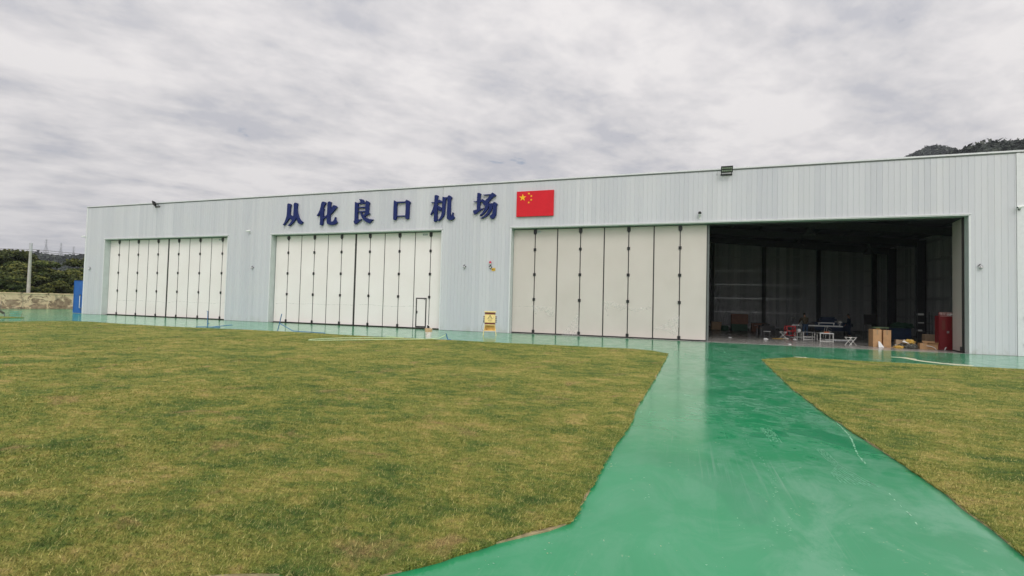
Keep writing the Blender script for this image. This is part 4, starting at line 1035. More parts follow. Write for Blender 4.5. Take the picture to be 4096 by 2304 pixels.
def matstrip(x0, x1, y0, w, label, m_='mat', z=0.012):
    b = MB(); n = 8; vs = []; fs = []
    for i in range(n+1):
        xx = x0+(x1-x0)*i/n; zz = z+0.012*random.random()
        vs += [(xx, y0+0.02*random.random(), zz), (xx, y0+w, zz+0.004), (xx, y0+0.01, 0.001), (xx, y0+w, 0.001)]
    for i in range(n):
        a, c = 4*i, 4*i+4; fs += [(a, c, c+1, a+1), (a+2, c+2, c, a), (a+1, c+1, c+3, a+3), (a+2, a+3, c+3, c+2)]
    b.add(vs, fs); o = b.build('matting_strip', M[m_]); tag(o, label, 'matting')
matstrip(-10.85, -9.75, 21.86, 0.16, 'dark green strip of matting on the edge right of the pail')
matstrip(-20.5, -18.6, 21.84, 0.10, 'thin dark green strip on the lawn edge left of the middle door')
matstrip(-4.35, -3.62, 22.12, 0.14, 'short dark green strip near the corner of the big lawn')
matstrip(-2.84, -2.2, 22.28, 0.10, 'short brown strip nearest the corner of the big lawn', 'soil')
b = MB(); b.obox((4.30, 22.30, 0.02), (0.44, 0.30, 0.03), rz=R(4)); o = b.build('concrete_slab', M['splash'], bevel=0.006); tag(o, 'small cream slab lying at the corner of the right lawn', 'slab')
def drain(x0, x1, y, label, w=0.24):
    t = empty('drain_cover', (x0, y, 0), label, 'drain cover', 'green drain covers along the lawns')
    b = MB(); b.box(0, x1-x0, -w/2, -w/2+0.03, 0.001, 0.022); b.box(0, x1-x0, w/2-0.03, w/2, 0.001, 0.022)
    k = 0.03
    while k < x1-x0-0.05: b.obox((k+0.02, 0, 0.0125), (0.035, w-0.062, 0.017), rz=0); k += 0.085
    b.build('grating', M['grate'], t)
    b = MB(); b.box(0, x1-x0, -w/2+0.031, w/2-0.031, 0.0005, 0.003); b.build('channel', M['chan'], t)
drain(-6.85, -4.5, 21.98, 'pale green drain grating at the left lawn, before the third door')
drain(-3.55, -2.92, 22.26, 'short pale green drain grating by the corner of the big lawn')
drain(4.55, 9.4, 22.27, 'long pale green drain grating along the right lawn')
drain(-9.6, -6.95, 21.93, 'pale green drain grating right of the dark matting strip')
# spilt cream paint before the open door
ctr = [(8.25,25.35,.10),(8.6,25.25,.26),(8.75,24.85,.24),(8.70,24.45,.17),(8.78,24.0,.16),(8.95,23.6,.18),(9.15,23.3,.22),(9.4,23.05,.30),(9.7,22.95,.26),(10.0,22.97,.10)]
left, right = [], []
for i, (x, y, w) in enumerate(ctr):
    a = Vector(ctr[max(0, i-1)][:2]); c = Vector(ctr[min(len(ctr)-1, i+1)][:2]); d = (c-a).normalized(); nn = Vector((-d.y, d.x))
    for s_, L_ in ((1, left), (-1, right)):
        p = Vector((x, y))+nn*s_*w*random.uniform(0.6, 1.15); L_.append((p.x, p.y))
o = sheet('paint_spill', left+right[::-1], 0.0005, 0.005, M['splash'], kind='x'); del o['kind']; tag(o, 'long cream paint spill on the green pavement before the open door', 'paint spill')

# ------------------------------------------------------------------ torn film hanging on the third door
def film_sheet(outline, label, n=9, amp=0.05):
    """a crumpled sheet: outline (x, z) on the leaf, filled with a creased grid"""
    P = np.array(outline); x0, z0 = P.min(0); x1, z1 = P.max(0)
    V, idx, F = [], {}, []
    nx, nz = n*2, n*2
    for i in range(nx+1):
        for j in range(nz+1):
            x = x0+(x1-x0)*i/nx; z = z0+(z1-z0)*j/nz
            d = abs(mnoise.noise(Vector((x*5, z*3, 1.3))))*amp + abs(mnoise.noise(Vector((x*11, z*7, 4.0))))*amp*0.25
            idx[i, j] = len(V); V.append((x, DY-0.008-d, z))
    cxs = np.array([x0+(x1-x0)*(i+.5)/nx for i in range(nx) for j in range(nz)]); czs = np.array([z0+(z1-z0)*(j+.5)/nz for i in range(nx) for j in range(nz)])
    ok = inside(cxs, czs, P)
    q = 0
    for i in range(nx):
        for j in range(nz):
            if ok[q]: F.append((idx[i, j], idx[i+1, j], idx[i+1, j+1], idx[i, j+1]))
            q += 1
    b = MB(); b.add(V, F); o = b.build('plastic_film', M['film'], recalc=False, smooth=True)
    tag(o, label, 'plastic film', 'torn protective film on the third door')
def fz(pts):   # facade-plane readings moved back to the leaf plane
    k = (DY-0.03)/29.86
    return [(x*k, 1.82+(z-1.82)*k) for x, z in pts]
film_sheet(fz([(-9.05,1.80),(-8.4,1.72),(-7.62,1.68),(-7.6,1.12),(-7.85,1.08),(-8.05,1.25),(-8.25,1.52),(-8.65,1.42),(-8.75,1.22),(-8.9,1.45)]), 'crumpled film scrap hanging on the second leaf of the third door')
film_sheet(fz([(-6.08,1.45),(-6.0,0.3),(-6.02,0.05),(-7.1,0.02),(-6.85,0.35),(-6.5,0.8)]), 'bunched film sagging to the ground at the first hinge line of the third door')
film_sheet(fz([(-4.6,2.12),(-4.2,2.16),(-3.8,2.02),(-3.25,1.92),(-3.3,1.75),(-3.6,1.62),(-3.9,1.80),(-4.3,1.92),(-4.4,1.4),(-4.3,1.25),(-4.55,1.8)]), 'twisted film strip high on the fifth leaf of the third door')
film_sheet(fz([(-3.15,1.76),(-2.6,1.80),(-1.95,1.90),(-1.9,1.78),(-2.3,1.70),(-2.75,1.55),(-3.1,1.66)]), 'narrow curling film strip on the sixth leaf of the third door')
film_sheet(fz([(-0.35,1.40),(-0.32,0.9),(-0.45,0.30),(-0.75,0.35),(-1.0,0.55),(-1.7,0.62),(-1.1,0.95),(-0.7,1.30)]), 'large torn film flap on the seventh leaf of the third door', amp=0.07)
def fzc(pts):
    k = (DY-0.03)/29.86
    return [(x*k, 1.82+(z-1.82)*k) for x, z in pts]

# ------------------------------------------------------------------ left side: blue door leaf, boundary wall, pole
t = empty('blue_door', (-51.25, 30.45, 0), 'blue steel door leaf standing open at the left end of the hangar', 'door')
b = MB(); b.box(-2.12, -0.02, -0.03, 0.03, 0.06, 2.96); b.build('panel', M['doorblue'], t, bevel=0.006)
b = MB()
for a in ((-2.16, -2.10, 0.03, 3.0), (-0.06, 0.0, 0.03, 3.0)): b.box(a[0], a[1], -0.055, -0.032, a[2], a[3])
b.box(-2.09, -0.07, -0.055, -0.032, 2.94, 3.0); b.box(-2.09, -0.07, -0.055, -0.032, 0.03, 0.10); b.build('frame', M['doorblue'], t)
b = MB(); b.tube([(-1.16, -0.05, 1.62), (-1.16, -0.12, 1.62), (-1.16, -0.12, 0.52), (-1.16, -0.05, 0.52)], 0.03, 8); b.build('handle', M['white'], t)
b = MB(); b.tube([(-1.16, -0.05, 1.68), (-1.16, -0.14, 1.68)], 0.05, 8); b.tube([(-1.18, -0.05, 0.46), (-1.0, -0.14, 0.42), (-0.85, -0.14, 0.46)], 0.03, 8); b.build('latch', M['steel'], t)

t = empty('boundary_wall', (-67.4, 4, 0), 'old low boundary wall with peeling cream render behind the pavement', 'wall')
b = MB(); ny = 90; vs, fs = [], []
L_ = 88.0
b.box(0.0, 0.24, 0, L_, -0.01, 1.62); b.build('render', M['oldwall'], t)
b = MB(); b.box(-0.05, 0.30, 0, L_, 1.622, 1.76); b.build('coping', M['oldwall'], t, bevel=0.02)
b = MB(); b.box(0.2405, 0.29, 0, L_, 0.0, 0.24); b.build('plinth', M['oldwall'], t, bevel=0.01)

t = empty('utility_pole', (-68.4, 34.6, 0), 'grey concrete utility pole with a pale sleeve on top, behind the old wall', 'utility pole')
b = MB(); b.tube([(0, 0, 0), (0, 0, 6.6)], 0.18, 14, r1=0.125); b.build('pole', M['concrete'], t, smooth=True)
b = MB(); b.tube([(0, 0, 6.35), (0, 0, 7.25)], 0.145, 14); b.build('sleeve', M['polecap'], t, smooth=True)
def wire(p0, p1, sag, label):
    p0, p1 = Vector(p0), Vector(p1); b = MB()
    pts = [p0.lerp(p1, i/14)-Vector((0, 0, sag*4*(i/14)*(1-i/14))) for i in range(15)]
    b.tube(pts, 0.022, 5); o = b.build('overhead_wire', M['wire'], smooth=True); tag(o, label, 'overhead wire', 'wires at the concrete pole')
wire((-68.4, 34.6, 6.55), (-120, -4, 7.3), 0.7, 'overhead wire leaving the concrete pole to the left')
wire((-68.4, 34.6, 6.58), (-45, 66, 5.6), 0.25, 'upper overhead wire from the concrete pole towards the hangar')
wire((-68.4, 34.6, 6.38), (-45, 66, 5.3), 0.3, 'lower overhead wire from the concrete pole towards the hangar')
# turquoise mesh basket and dark tool beside the far lawn corner
t = empty('mesh_basket', (-45.35, 22.25, 0), 'turquoise see-through mesh basket on the far left lawn corner', 'basket')
b = MB()
for k in range(4):
    f = k/3
    b.tube([(-0.42+0.02*k*0, -0.2+0.4*f, 0.02), (-0.38, -0.24+0.48*f, 0.50)], 0.010, 4); b.tube([(0.42, -0.2+0.4*f, 0.02), (0.62, -0.24+0.48*f, 0.56)], 0.010, 4)
for k in range(7):
    f = k/6; b.tube([(-0.42+0.84*f, -0.2, 0.02), (-0.38+1.0*f, -0.24, 0.50+0.06*f)], 0.010, 4); b.tube([(-0.42+0.84*f, 0.2, 0.02), (-0.38+1.0*f, 0.24, 0.50+0.06*f)], 0.010, 4)
for z, e in ((0.02, 0), (0.18, .35), (0.34, .7), (0.5, 1)):
    b.tube([(-0.42+0.04*e, -0.2-0.04*e, z), (0.42+0.2*e, -0.2-0.04*e, z+0.06*e), (0.42+0.2*e, 0.2+0.04*e, z+0.06*e), (-0.42+0.04*e, 0.2+0.04*e, z), (-0.42+0.04*e, -0.2-0.04*e, z)], 0.014, 4)
b.build('mesh', M['teal'], t)
b = MB(); b.box(-0.40, 0.40, -0.19, 0.19, 0.028, 0.036); b.build('base', M['teal'], t); t.scale = (0.7, 0.7, 0.75)
t = empty('trimmer', (-46.9, 22.2, 0), 'dark garden trimmer lying left of the turquoise basket', 'garden tool')
b = MB(); b.obox((0.1, 0, 0.33), (0.52, 0.14, 0.13), ry=R(18)); b.build('motor', M['brownobj'], t, bevel=0.03)
b = MB(); b.tube([(0.34, 0, 0.24), (0.45, 0, 0.05), (0.45, 0, 0.0)], 0.03, 6); b.tube([(-0.2, 0, 0.38), (-1.3, 0, 0.36)], 0.018, 6); b.tube([(-0.05, 0, 0.40), (-0.07, 0, 1.15)], 0.016, 6); b.tube([(-1.3, 0, 0.36), (-1.32, 0, 0)], 0.018, 6); b.build('shaft', M['steel'], t)
# ------------------------------------------------------------------ people
def skinned(name, nodes, edges, mat, parent, sub=1, root=0):
    me = bpy.data.meshes.new(name+'_skel')
    me.from_pydata([n[0] for n in nodes], edges, [])
    o = bpy.data.objects.new(name+'_skel', me); COL.objects.link(o)
    md = o.modifiers.new('skin', 'SKIN'); md.use_smooth_shade = True; md.branch_smoothing = 0.6
    sv = me.skin_vertices[0].data
    for i, n in enumerate(nodes):
        r = n[1] if isinstance(n[1], tuple) else (n[1], n[1]); sv[i].radius = r; sv[i].use_root = (i == root)
    sd = o.modifiers.new('sub', 'SUBSURF'); sd.levels = sub; sd.render_levels = sub
    dg = bpy.context.evaluated_depsgraph_get(); dg.update()
    m2 = bpy.data.meshes.new_from_object(o.evaluated_get(dg)); m2.name = name
    bpy.data.objects.remove(o); bpy.data.meshes.remove(me)
    m2.materials.clear(); m2.materials.append(mat)
    r = bpy.data.objects.new(name, m2); COL.objects.link(r); r.parent = parent
    return r
def person(loc, rz, label, jacket, trousers, lean, headpitch, hands, group='people inside the hangar'):
    """faces +Y before rz; lean = forward lean of the trunk (rad); hands = (left, right) target points"""
    t = empty('person', loc, label, 'person', group, rz)
    hipz = 0.92
    def tr(y, z):                    # trunk point leaned forward about the hips
        return (y*math.cos(lean)+(z-hipz)*math.sin(lean), hipz+(z-hipz)*math.cos(lean)-y*math.sin(lean))
    N, E = [], []
    def nd(x, y, z, r): N.append(((x, y, z), r)); return len(N)-1
    def T(x, y, z, r): a, b = tr(y, z); return nd(x, a, b, r)
    pel = T(0, 0, 0.94, (0.125, 0.085)); wai = T(0, 0, 1.10, (0.11, 0.075)); che = T(0, 0, 1.28, (0.115, 0.075)); nb = T(0, -0.01, 1.44, (0.062, 0.062)); nk = T(0, 0.0, 1.50, (0.056, 0.056))
    E += [(pel, wai), (wai, che), (che, nb), (nb, nk)]
    ny, nz = tr(0.0, 1.515)
    hy, hz = ny+0.02+0.06*math.sin(headpitch), nz+0.115
    hd0 = nd(0, hy-0.005, hz-0.045, (0.070, 0.080)); hd1 = nd(0, hy, hz+0.03, (0.078, 0.095)); hd2 = nd(0, hy-0.005, hz+0.085, (0.055, 0.07))
    E += [(nk, hd0), (hd0, hd1), (hd1, hd2)]
    J, JE = [], []
    arms = []
    for s, hpnt in ((-1, hands[0]), (1, hands[1])):
        sh = T(s*0.20, 0, 1.40, 0.045); shp = Vector(N[sh][0]); hp = Vector(hpnt)
        mid = (shp+hp)/2; need = 0.285; half = (hp-shp).length/2
        off = math.sqrt(max(0.0, need**2-half**2)); dirn = Vector((s*0.5, -0.45, -0.75)).normalized(); ax = (hp-shp).normalized(); dirn = (dirn-ax*dirn.dot(ax)).normalized()
        el = mid+dirn*off
        e_ = nd(*el, 0.036); w_ = nd(*hp, 0.027)
        E += [(che, sh), (sh, e_), (e_, w_)]
        fd = (hp-el).normalized(); down = Vector((0, 0.25, -1)).normalized()
        palm = hp+fd*0.075; pm = nd(*palm, (0.036, 0.018)); E.append((w_, pm))
        side = fd.cross(Vector((0, 0, 1))).normalized()
        for k, (o_, L) in enumerate(((-0.03, 0.075), (-0.01, 0.085), (0.01, 0.08), (0.03, 0.065))):
            b0 = palm+side*o_*0.7+fd*0.025; k1 = b0+(fd+down*0.3).normalized()*L*0.5; k2 = k1+(fd*0.7+down).normalized()*L*0.5
            a = nd(*b0, 0.010); b = nd(*k1, 0.009); c = nd(*k2, 0.007); E += [(pm, a), (a, b), (b, c)]
        th0 = hp+fd*0.03-side*0.032*s*1; th1 = th0+(fd*0.6-side*s*0.6+down*0.5).normalized()*0.035; th2 = th1+(fd+down*0.6).normalized()*0.028
        a = nd(*th0, 0.011); b = nd(*th1, 0.010); c = nd(*th2, 0.008); E += [(pm, a), (a, b), (b, c)]
        arms.append((shp, el, hp))
    legs = []
    for s in (-1, 1):
        hp = Vector((s*0.095, 0, 0.88)); kn = Vector((s*0.115, 0.03, 0.49)); an = Vector((s*0.125, -0.02, 0.09)); to = Vector((s*0.14, 0.13, 0.035))
        a = nd(*hp, 0.085); b = nd(*kn, 0.058); c = nd(*an, 0.04); d = nd(*to, 0.03)
        E += [(pel, a), (a, b), (b, c), (c, d)]; legs.append((hp, kn, an, to))
    skinned('body', N, E, M['skin'], t)
    # jacket
    N2, E2 = [], []
    def n2(p, r): N2.append((tuple(p), r)); return len(N2)-1
    def T2(x, y, z, r): a, b = tr(y, z); return n2((x, a, b), r)
    a = T2(0, 0, 0.86, (0.185, 0.135)); b = T2(0, 0, 1.08, (0.175, 0.13)); c = T2(0, 0, 1.30, (0.19, 0.135)); d = T2(0, 0, 1.45, (0.105, 0.085)); e2 = T2(0, 0, 1.50, (0.075, 0.072))
    E2 += [(a, b), (b, c), (c, d), (d, e2)]
    for (sp, el, hp), s in zip(arms, (-1, 1)):
        q = n2(sp, 0.085); r_ = n2(el, 0.062); w = n2(el.lerp(hp, 0.90), 0.043); E2 += [(c, q), (q, r_), (r_, w)]
    skinned('jacket', N2, E2, jacket, t)
    N3, E3 = [], []
    def n3(p, r): N3.append((tuple(p), r)); return len(N3)-1
    p0 = n3((0, 0, 0.93), (0.165, 0.115))
    for hp, kn, an, to in legs:
        q = n3(hp, 0.102); r_ = n3(kn, 0.075); w = n3(an+Vector((0, 0, 0.02)), 0.062); E3 += [(p0, q), (q, r_), (r_, w)]
    skinned('trousers', N3, E3, trousers, t)
    for (hp, kn, an, to) in legs:
        b = MB(); b.obox((an.x*1.05, 0.055, 0.05), (0.095, 0.27, 0.09)); b.build('shoe', M['shoe'], t, bevel=0.03)
    b = MB()
    V, F = [], []
    for i in range(9):
        ph = math.pi*0.5*i/8*1.22
        for k in range(18):
            a = 2*math.pi*k/18; back = 0.5-0.5*math.sin(a)
            pp = min(ph, math.pi*0.34) if back < 0.3 else ph
            V.append((0.088*math.sin(pp)*math.cos(a), hy+0.0+0.102*math.sin(pp)*math.sin(a), hz+0.015+0.112*math.cos(pp)))
    for i in range(8):
        for k in range(18): F.append((i*18+k, i*18+(k+1) % 18, (i+1)*18+(k+1) % 18, (i+1)*18+k))
    b.add(V, F); b.build('hair', M['hair'], t, smooth=True)
    b = MB(); fy = hy+0.092
    b.lathe((-0.03, fy-0.012, hz+0.02), [(0.003, -0.008), (0.011, 0), (0.003, 0.008)], 8); b.lathe((0.03, fy-0.012, hz+0.02), [(0.003, -0.008), (0.011, 0), (0.003, 0.008)], 8); b.build('eyes', M['shoe'], t)
    b = MB(); b.prismY([(-0.014, hz-0.03), (0.014, hz-0.03), (0.005, hz+0.025), (-0.005, hz+0.025)], fy-0.02, fy+0.014); b.box(-0.022, 0.022, fy-0.03, fy-0.004, hz-0.062, hz-0.054)
    b.add([(-0.085,hy-0.01,hz-0.02),(-0.098,hy-0.02,hz+0.03),(-0.085,hy+0.015,hz+0.02)],[(0,1,2)]); b.add([(0.085,hy-0.01,hz-0.02),(0.098,hy-0.02,hz+0.03),(0.085,hy+0.015,hz+0.02)],[(0,1,2)])
    b.build('face', M['skin'], t)
    return t
person((8.04, 40.38, 0), R(8), 'person in a dark olive jacket and blue jeans, back turned, at the long white table', M['jacket'], M['jeans'], R(14), 0.5, ((-0.26, 0.52, 0.98), (0.20, 0.50, 0.98)))
person((11.75, 44.2, 0), R(60), 'person in dark navy overalls standing deep in the hangar right of the long table', M['navycloth'], M['navycloth'], R(6), 0.2, ((-0.22, 0.20, 0.92), (0.24, 0.12, 0.85)))

# ------------------------------------------------------------------ furniture and clutter inside
def quadleg(parent, x0, x1, y0, y1, z, mat, r=0.016, rails=(), n='leg'):
    for x in (x0, x1):
        for y in (y0, y1):
            b = MB(); b.box(x-r, x+r, y-r, y+r, 0, z); b.build(n, mat, parent)
    for zr in rails:
        b = MB()
        for y in (y0, y1): b.box(x0+r, x1-r, y-r*.8, y+r*.8, zr-r, zr+r)
        for x in (x0, x1): b.box(x-r*.8, x+r*.8, y0+r, y1-r, zr-r, zr+r)
        b.build('rail', mat, parent)
def T_(name, x, y, label, cat, group=None, rz=0): return empty(name, (x, y, 0.006), label, cat, group, rz)
# long folding table
t = T_('folding_table', 7.27, 41.0, 'long white folding table the standing person works at', 'table')
b = MB(); b.box(0, 3.15, -0.38, 0.38, 0.80, 0.875); b.build('tabletop', M['white'], t, bevel=0.025)
for x in (0.35, 2.2):
    b = MB(); b.tube([(x, -0.28, 0.799), (x-0.12, -0.30, 0)], 0.018, 8); b.build('leg', M['whitemetal'], t)
    b = MB(); b.tube([(x, 0.28, 0.799), (x-0.12, 0.30, 0)], 0.018, 8); b.build('leg', M['whitemetal'], t)
    b = MB(); b.tube([(x, -0.28, 0.78), (x+0.35, 0, 0.60), (x, 0.28, 0.78)], 0.012, 6); b.build('brace', M['grey'], t)
b = MB(); b.obox((9.48, 41.05, 0.96+0.1), (1.0, 0.30, 0.05)); b.box(9.0,9.03,40.95,41.15,0.882,1.03); b.box(9.93,9.96,40.95,41.15,0.882,1.03); o = b.build('panel_rack', M['white'], bevel=0.006); tag(o, 'narrow white panel raised on feet on top of the long table', 'rack')
t = empty('desk_fan', (10.28, 40.95, 0.881), 'small pale fan standing at the right end of the long table', 'fan')
b = MB(); b.lathe((0, 0, 0), [(0.09, 0), (0.09, 0.02), (0.015, 0.03), (0.015, 0.16)], 14); b.build('stand', M['white'], t)
b = MB()
for k in range(5):
    a = k*2*math.pi/5; b.add([(0.02*math.cos(a), -0.02, 0.24+0.02*math.sin(a)), (0.12*math.cos(a-0.3), -0.04, 0.24+0.12*math.sin(a-0.3)), (0.14*math.cos(a+0.25), -0.02, 0.24+0.14*math.sin(a+0.25)), (0.05*math.cos(a+0.6), 0.0, 0.24+0.05*math.sin(a+0.6))], [(0, 1, 2, 3)])
b.build('blades', M['whitemetal'], t)
b = MB(); b.tube([(0.155*math.cos(a), -0.03, 0.24+0.155*math.sin(a)) for a in [2*math.pi*k/20 for k in range(21)]], 0.007, 5, cap=False); b.tube([(0, 0.0, 0.24), (0, 0.09, 0.24)], 0.04, 10); b.build('guard', M['chrome'], t)
t = empty('bench_drill', (7.36, 41.0, 0.881), 'dark bench drill standing at the left end of the long table', 'tool')
b = MB(); b.box(-0.10, 0.10, -0.12, 0.12, 0, 0.03); b.tube([(0, 0.05, 0.03), (0, 0.05, 0.55)], 0.022, 10); b.build('column', M['steel'], t)
b = MB(); b.obox((0, -0.02, 0.47), (0.13, 0.26, 0.13)); b.tube([(0, -0.10, 0.41), (0, -0.10, 0.27)], 0.02, 8, r1=0.008); b.build('head', M['black'], t, bevel=0.015)
b = MB(); b.box(-0.09, 0.09, -0.12, 0.10, 0.20, 0.22); b.tube([(0.07, -0.05, 0.45), (0.17, -0.12, 0.55)], 0.01, 6); b.tube([(0.07, -0.05, 0.45), (0.16, -0.10, 0.36)], 0.01, 6); b.build('work_plate', M['steel'], t)
# front white bench
t = T_('workbench', 7.78, 35.1, 'low white metal workbench nearest the open doorway', 'workbench')
b = MB(); b.box(-0.02, 0.74, -0.02, 0.82, 0.50, 0.552); b.build('benchtop', M['white'], t, bevel=0.008)
quadleg(t, 0.02, 0.70, 0.02, 0.78, 0.499, M['whitemetal'], 0.02, rails=(0.045,))
b = MB(); b.box(0.04, 0.68, 0.39, 0.42, 0.14, 0.16); b.build('rail', M['whitemetal'], t)
b = MB(); b.tube([(8.05, 35.4, 0.575), (8.3, 35.45, 0.59), (8.36, 35.45, 0.60)], 0.02, 8); b.obox((8.22, 35.43, 0.60), (0.26, 0.07, 0.05)); o = b.build('hand_tool', M['orange'], bevel=0.008); tag(o, 'orange hand tool lying on the low white workbench', 'tool')
t = empty('table_clamp', (8.42, 35.7, 0.559), 'small metal clamp standing at the right of the orange tool', 'clamp')
b = MB(); b.box(-0.03, 0.03, -0.03, 0.03, 0, 0.02); b.tube([(0, 0, 0.02), (-0.04, 0, 0.18)], 0.014, 6); b.tube([(-0.04, 0, 0.10), (0.10, 0, 0.08)], 0.01, 6); b.build('frame', M['chrome'], t)
t = T_('workbench', 7.12, 36.3, 'second low white bench, behind and left of the one at the doorway', 'workbench')
b = MB(); b.box(-0.02, 0.68, -0.02, 0.70, 0.50, 0.53); b.build('benchtop', M['grey'], t, bevel=0.008)
quadleg(t, 0.02, 0.64, 0.02, 0.66, 0.499, M['whitemetal'], 0.016, rails=(0.05, 0.22))
t = T_('stool', 7.05, 37.3, 'pale square metal stool with a white roll on it', 'stool', rz=R(15))
b = MB(); b.box(-0.19, 0.19, -0.19, 0.19, 0.45, 0.475); b.build('seat', M['whitemetal'], t, bevel=0.008)
quadleg(t, -0.165, 0.165, -0.165, 0.165, 0.449, M['whitemetal'], 0.013, rails=(0.17,))
b = MB(); b.tube([(7.05, 37.15, 0.485+0.105), (7.05, 37.32, 0.485+0.105)], 0.105, 20); o = b.build('paper_roll', M['paper'], bevel=0.006); tag(o, 'round white roll standing on edge on the pale stool', 'roll')
t = T_('stool', 6.55, 38.3, 'grey metal stool between the red trolley and the pale stool', 'stool', rz=R(-10))
b = MB(); b.box(-0.17, 0.17, -0.17, 0.17, 0.45, 0.47); b.build('seat', M['grey'], t, bevel=0.008)
quadleg(t, -0.15, 0.15, -0.15, 0.15, 0.449, M['grey'], 0.012, rails=(0.15,))
# red tool trolley
t = T_('tool_trolley', 6.68, 39.2, 'red metal tool trolley with two open shelves', 'trolley', rz=R(6))
for x in (0, 0.52):
    for yy in (0, 0.5):
        b = MB(); b.box(x-0.035, x+0.035, yy-0.03, yy+0.03, 0.09, 0.80); b.build('post', M['rackred'], t)
for z in (0.10, 0.42, 0.75):
    b = MB(); b.box(0.036, 0.484, -0.028, 0.528, z, z+0.02)
    b.box(0.036, 0.484, -0.03, -0.0285, z, z+0.075); b.box(-0.02, 0.035, 0.031, 0.469, z, z+0.07); b.box(0.485, 0.54, 0.031, 0.469, z, z+0.07); b.build('shelf', M['rackred'], t, bevel=0.003)
for x in (0.0, 0.52):
    for yy in (0.0, 0.5):
        b = MB(); b.tube([(x-0.015, yy, 0.045), (x+0.015, yy, 0.045)], 0.045, 12); b.build('wheel', M['black'], t)
b = MB(); b.box(0.10, 0.26, 0.1, 0.3, 0.771, 0.81); b.box(0.3, 0.42, 0.15, 0.3, 0.771, 0.84); b.parent = None
o = b.build('tool_box', M['paper']); o.location = (6.68, 39.2, 0.007); tag(o, 'pale tool packets lying on top of the red trolley', 'tool packets')
# folding x stools
def xstool(x, y, label, w=0.42, h=0.42, rz=0.0, mat='whitemetal'):
    t = T_('folding_stand', x, y, label, 'folding stand', 'folding cross legged stands', rz)
    b = MB(); b.box(-w/2, w/2, -0.18, -0.15, h, h+0.02); b.box(-w/2, w/2, 0.15, 0.18, h, h+0.02); b.build('top_bar', M[mat], t)
    for yy in (-0.165, 0.165):
        b = MB(); b.tube([(-w/2+0.04, yy, h-0.001), (w/2, yy, 0.0)], 0.012, 6); b.build('leg', M[mat], t)
        b = MB(); b.tube([(w/2-0.04, yy-0.022, h-0.001), (-w/2, yy-0.022, 0.0)], 0.012, 6); b.build('leg', M[mat], t)
xstool(6.15, 37.4, 'folding cross legged stand left of the red trolley')
xstool(8.75, 32.75, 'folding cross legged stand just inside the doorway', 0.44, 0.43, R(25))
t = T_('side_table', 4.98, 37.2, 'small white topped stand at the left of the clutter', 'side table')
b = MB(); b.box(0, 0.40, 0, 0.34, 0.42, 0.445); b.build('tabletop', M['white'], t)
quadleg(t, 0.03, 0.36, 0.03, 0.30, 0.419, M['steel'], 0.012, rails=(0.06,))
t = T_('side_table', 4.75, 38.9, 'tall dark stand with a brown top behind the small white one', 'side table')
b = MB(); b.box(0, 0.34, 0, 0.34, 0.58, 0.61); b.build('tabletop', M['brownwood'], t)
quadleg(t, 0.03, 0.31, 0.03, 0.31, 0.579, M['steel'], 0.02)
# left rear: sofa like crate, cabinet, crates
t = T_('storage_crate', 3.75, 47.2, 'large brown boxed panel standing on a dark green base at the rear left', 'crate')
b = MB(); b.box(0.05, 1.30, 0, 0.9, 0.03, 0.60); b.build('base', M['darkgreen'], t, bevel=0.01)
b = MB(); b.box(0, 1.35, 0.0, 0.5, 0.601, 1.48); b.build('panel', M['brownwood'], t, bevel=0.03)
t = T_('cabinet', 5.45, 48.0, 'low brown wooden cabinet with an overhanging dark top at the rear', 'cabinet')
b = MB(); b.box(0, 1.18, 0, 0.55, 0, 0.72); b.build('carcass', M['brownwood'], t, bevel=0.005)
b = MB(); b.box(-0.03, 1.32, -0.06, 0.6, 0.722, 0.765); b.build('top', M['steel'], t, bevel=0.004)
for k in range(2):
    b = MB(); b.box(0.04+0.56*k, 0.56+0.56*k, -0.018, -0.002, 0.38, 0.68); d_ = b.build('drawer', M['brownwood'], t, bevel=0.004)
    b = MB(); b.box(0.2+0.56*k, 0.4+0.56*k, -0.034, -0.019, 0.52, 0.545); b.build('handle', M['chrome'], d_)
b = MB(); b.obox((2.6, 48.2, 0.38), (0.85, 0.6, 0.70), rz=R(5)); o = b.build('cardboard_box', M['card2'], bevel=0.006); tag(o, 'faded cardboard box against the back at the far left of the opening', 'box')
b = MB(); b.lathe((3.3, 47.9, 0.008), [(0.30, 0), (0.32, 0.03), (0.30, 0.32), (0.31, 0.34), (0.28, 0.42), (0.05, 0.44)], 20); o = b.build('storage_drum', M['darkgreen'], smooth=True); tag(o, 'squat dark green tub right of the faded cardboard box', 'tub')
b = MB(); b.obox((6.05, 44.0, 0.33), (1.1, 0.7, 0.64), rz=R(4)); b.obox((6.0, 43.9, 0.72), (0.5, 0.4, 0.14), rz=R(14)); o = b.build('equipment_case', M['black'], bevel=0.03); tag(o, 'black equipment case behind the red trolley', 'case')
t = T_('office_chair', 9.0, 43.0, 'black swivel chair behind the long table', 'chair')
b = MB(); b.obox((0, 0, 0.47), (0.5, 0.5, 0.09)); b.build('seat', M['black'], t, bevel=0.03)
b = MB(); b.obox((0, 0.25, 0.78), (0.46, 0.07, 0.5), rx=R(-8)); b.build('backrest', M['black'], t, bevel=0.03)
b = MB(); b.tube([(0, 0, 0.42), (0, 0, 0.08)], 0.03, 8)
for k in range(5): b.tube([(0, 0, 0.09), (0.28*math.cos(k*1.2566), 0.28*math.sin(k*1.2566), 0.05)], 0.02, 6)
b.build('base', M['black'], t)
